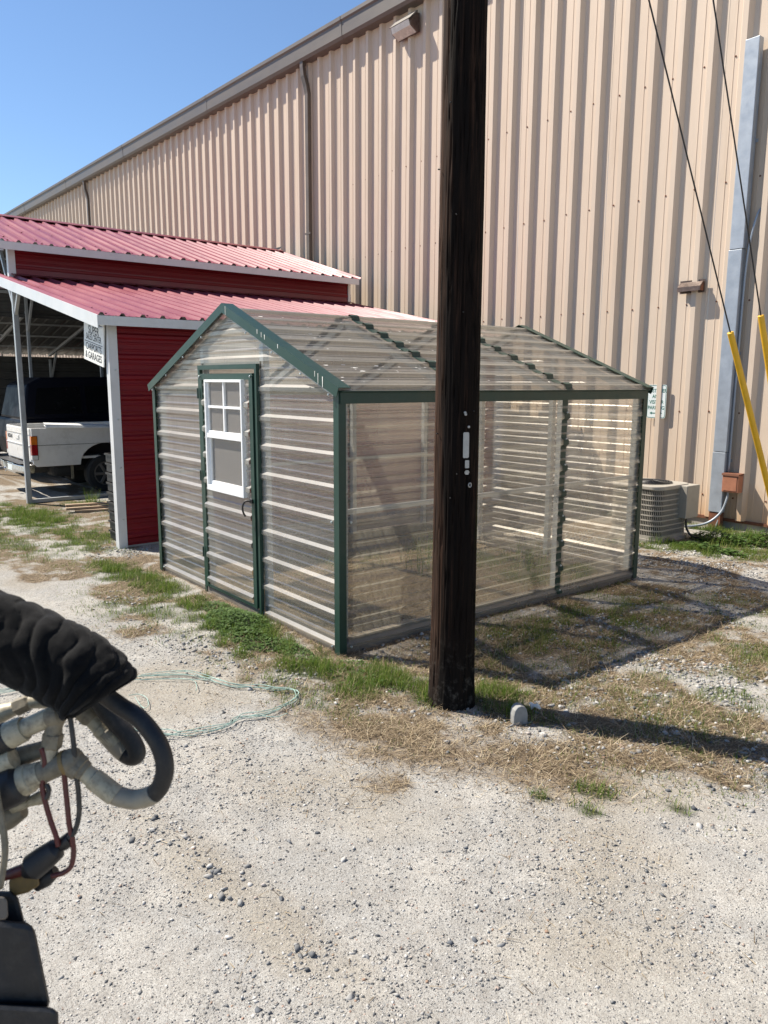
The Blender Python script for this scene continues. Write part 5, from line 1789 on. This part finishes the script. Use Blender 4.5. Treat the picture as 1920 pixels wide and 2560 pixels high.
M['straw'] = island_mat('dry_straw', [(0, (.08, .055, .032)), (.35, (.21, .155, .092)), (.7, (.43, .34, .22)), (.92, (.62, .52, .36)), (1, (.15, .095, .06))], .8, .15)
M['grass'] = island_mat('green_grass', [(0, (.07, .125, .016)), (.35, (.125, .21, .026)), (.7, (.18, .27, .042)), (.88, (.25, .30, .08)), (1, (.38, .32, .16))], .6, .45, .3)
xs, ys = sample(560000, -6, 4.6, -2.4, 6.6, lambda x, y: np.clip(straw_cover(x, y) ** 1.3 * sstep(11, 3.2, np.hypot(x - CAM[0], y - CAM[1])) * not_under(x, y), 0, 1))
n = len(xs)
V, Fc = blades(xs, ys, rng.uniform(.02, .085, n) * (.7 + .9 * straw_cover(xs, ys)), rng.uniform(.0018, .0044, n), rng.uniform(.66, 1.02, n), rng.normal(.08, .18, n), .004)
mesh_np('straw', V, Fc, M['straw'], label='dry straw and dead grass litter on the ground')
xs, ys = sample(3800, -2.6, 4.2, -2.9, 2.0, lambda x, y: .25 + .75 * dirt_cover(x, y))
n = len(xs)
V, Fc = blades(xs, ys, rng.uniform(.012, .07, n), rng.uniform(.0018, .0042, n), rng.uniform(.85, 1.0, n), rng.normal(.04, .12, n), .004)
mesh_np('stray_straw', V, Fc, M['straw'], label='stray bits of straw and twigs on the drive')
xs, ys = sample(1300000, -9, 4.4, -1.4, 6.9, lambda x, y: np.clip(grass_cover(x, y) ** 1.25 * .9 * not_under(x, y), 0, 1))
n = len(xs)
gsz = (.55 + .75 * fbm(xs, ys, 6, 2, 21)) * (.30 + .95 * grass_cover(xs, ys))
V, Fc = blades(xs, ys, rng.uniform(.03, .10, n) * gsz, rng.uniform(.0024, .0055, n), np.abs(rng.normal(.25, .22, n)), rng.uniform(.1, .6, n), -.004)
mesh_np('grass', V, Fc, M['grass'], label='short green grass and weeds growing in patches')
# a tall tuft by the carport rail and taller weeds by the wall
cl = [(-7.75, .75, .09, 90, .34), (-.35, 5.9, .25, 160, .20), (-.1, 6.2, .3, 180, .24), (.45, 6.3, .3, 160, .22), (-.75, 5.25, .12, 80, .16), (-1.5, 2.2, .25, 60, .45), (-.75, 3.0, .15, 40, .5), (-2.2, 2.9, .3, 70, .4), (-1.2, 3.35, .3, 80, .3)]
X, Yy, Ln = [], [], []
for cx, cy, r, k, h in cl:
    X += list(rng.normal(cx, r * .5, k))
    Yy += list(rng.normal(cy, r * .5, k))
    Ln += list(rng.uniform(.45, 1, k) * h)
n = len(X)
V, Fc = blades(np.array(X), np.array(Yy), np.array(Ln), rng.uniform(.004, .009, n), np.abs(rng.normal(.12, .16, n)), rng.uniform(.05, .35, n), -.004, 3)
mesh_np('tall_weeds', V, Fc, M['grass'], label='taller weed tufts by the wall and carport rail')


# broad-leaved clover patch by the door and weeds at the wall foot
def leaves(specs, leaf, nm, label):
    Vv, Ff = [], []
    for cx, cy, rx, ry, k, h in specs:
        for _ in range(k):
            a, r = random.uniform(0, 6.283), math.sqrt(random.random())
            x, y = cx + math.cos(a) * r * rx, cy + math.sin(a) * r * ry
            z = float(ground_z(np.array(x), np.array(y))) + random.uniform(.15, 1) * h * (1.15 - r * .8)
            for q in range(3):
                an = random.uniform(0, 6.283) + q * 2.09
                tl = random.uniform(-.35, .5)
                l = leaf * random.uniform(.6, 1.2)
                dx, dy = math.cos(an), math.sin(an)
                w = l * .36
                b = len(Vv)
                Vv += [(x, y, z), (x + dx * l * .55 - dy * w, y + dy * l * .55 + dx * w, z + l * tl * .5), (x + dx * l, y + dy * l, z + l * tl), (x + dx * l * .55 + dy * w, y + dy * l * .55 - dx * w, z + l * tl * .5)]
                Ff.append((b, b + 1, b + 2, b + 3))
    return mesh_np(nm, np.array(Vv), np.array(Ff), M['leaf'], label=label)


M['leaf'] = island_mat('clover_leaf', [(0, (.04, .09, .016)), (.5, (.075, .145, .028)), (1, (.13, .21, .05))], .55, .3, .35)
leaves([(-1.05, -.27, .40, .20, 1900, .12), (-.70, -.36, .36, .16, 900, .07), (-1.45, -.2, .3, .12, 500, .06), (-.25, -.25, .3, .1, 350, .06), (.45, -.12, .35, .2, 300, .04)], .020, 'clover', 'low bushy clover patch at the foot of the door')
leaves([(-.35, 5.95, .35, .18, 260, .16), (.05, 6.25, .4, .2, 300, .18), (.5, 6.4, .4, .2, 260, .16), (-.2, 5.4, .5, .12, 200, .08), (.9, 6.5, .4, .2, 200, .16)], .050, 'broadleaf_weeds', 'broad leaved weeds along the foot of the tan wall')
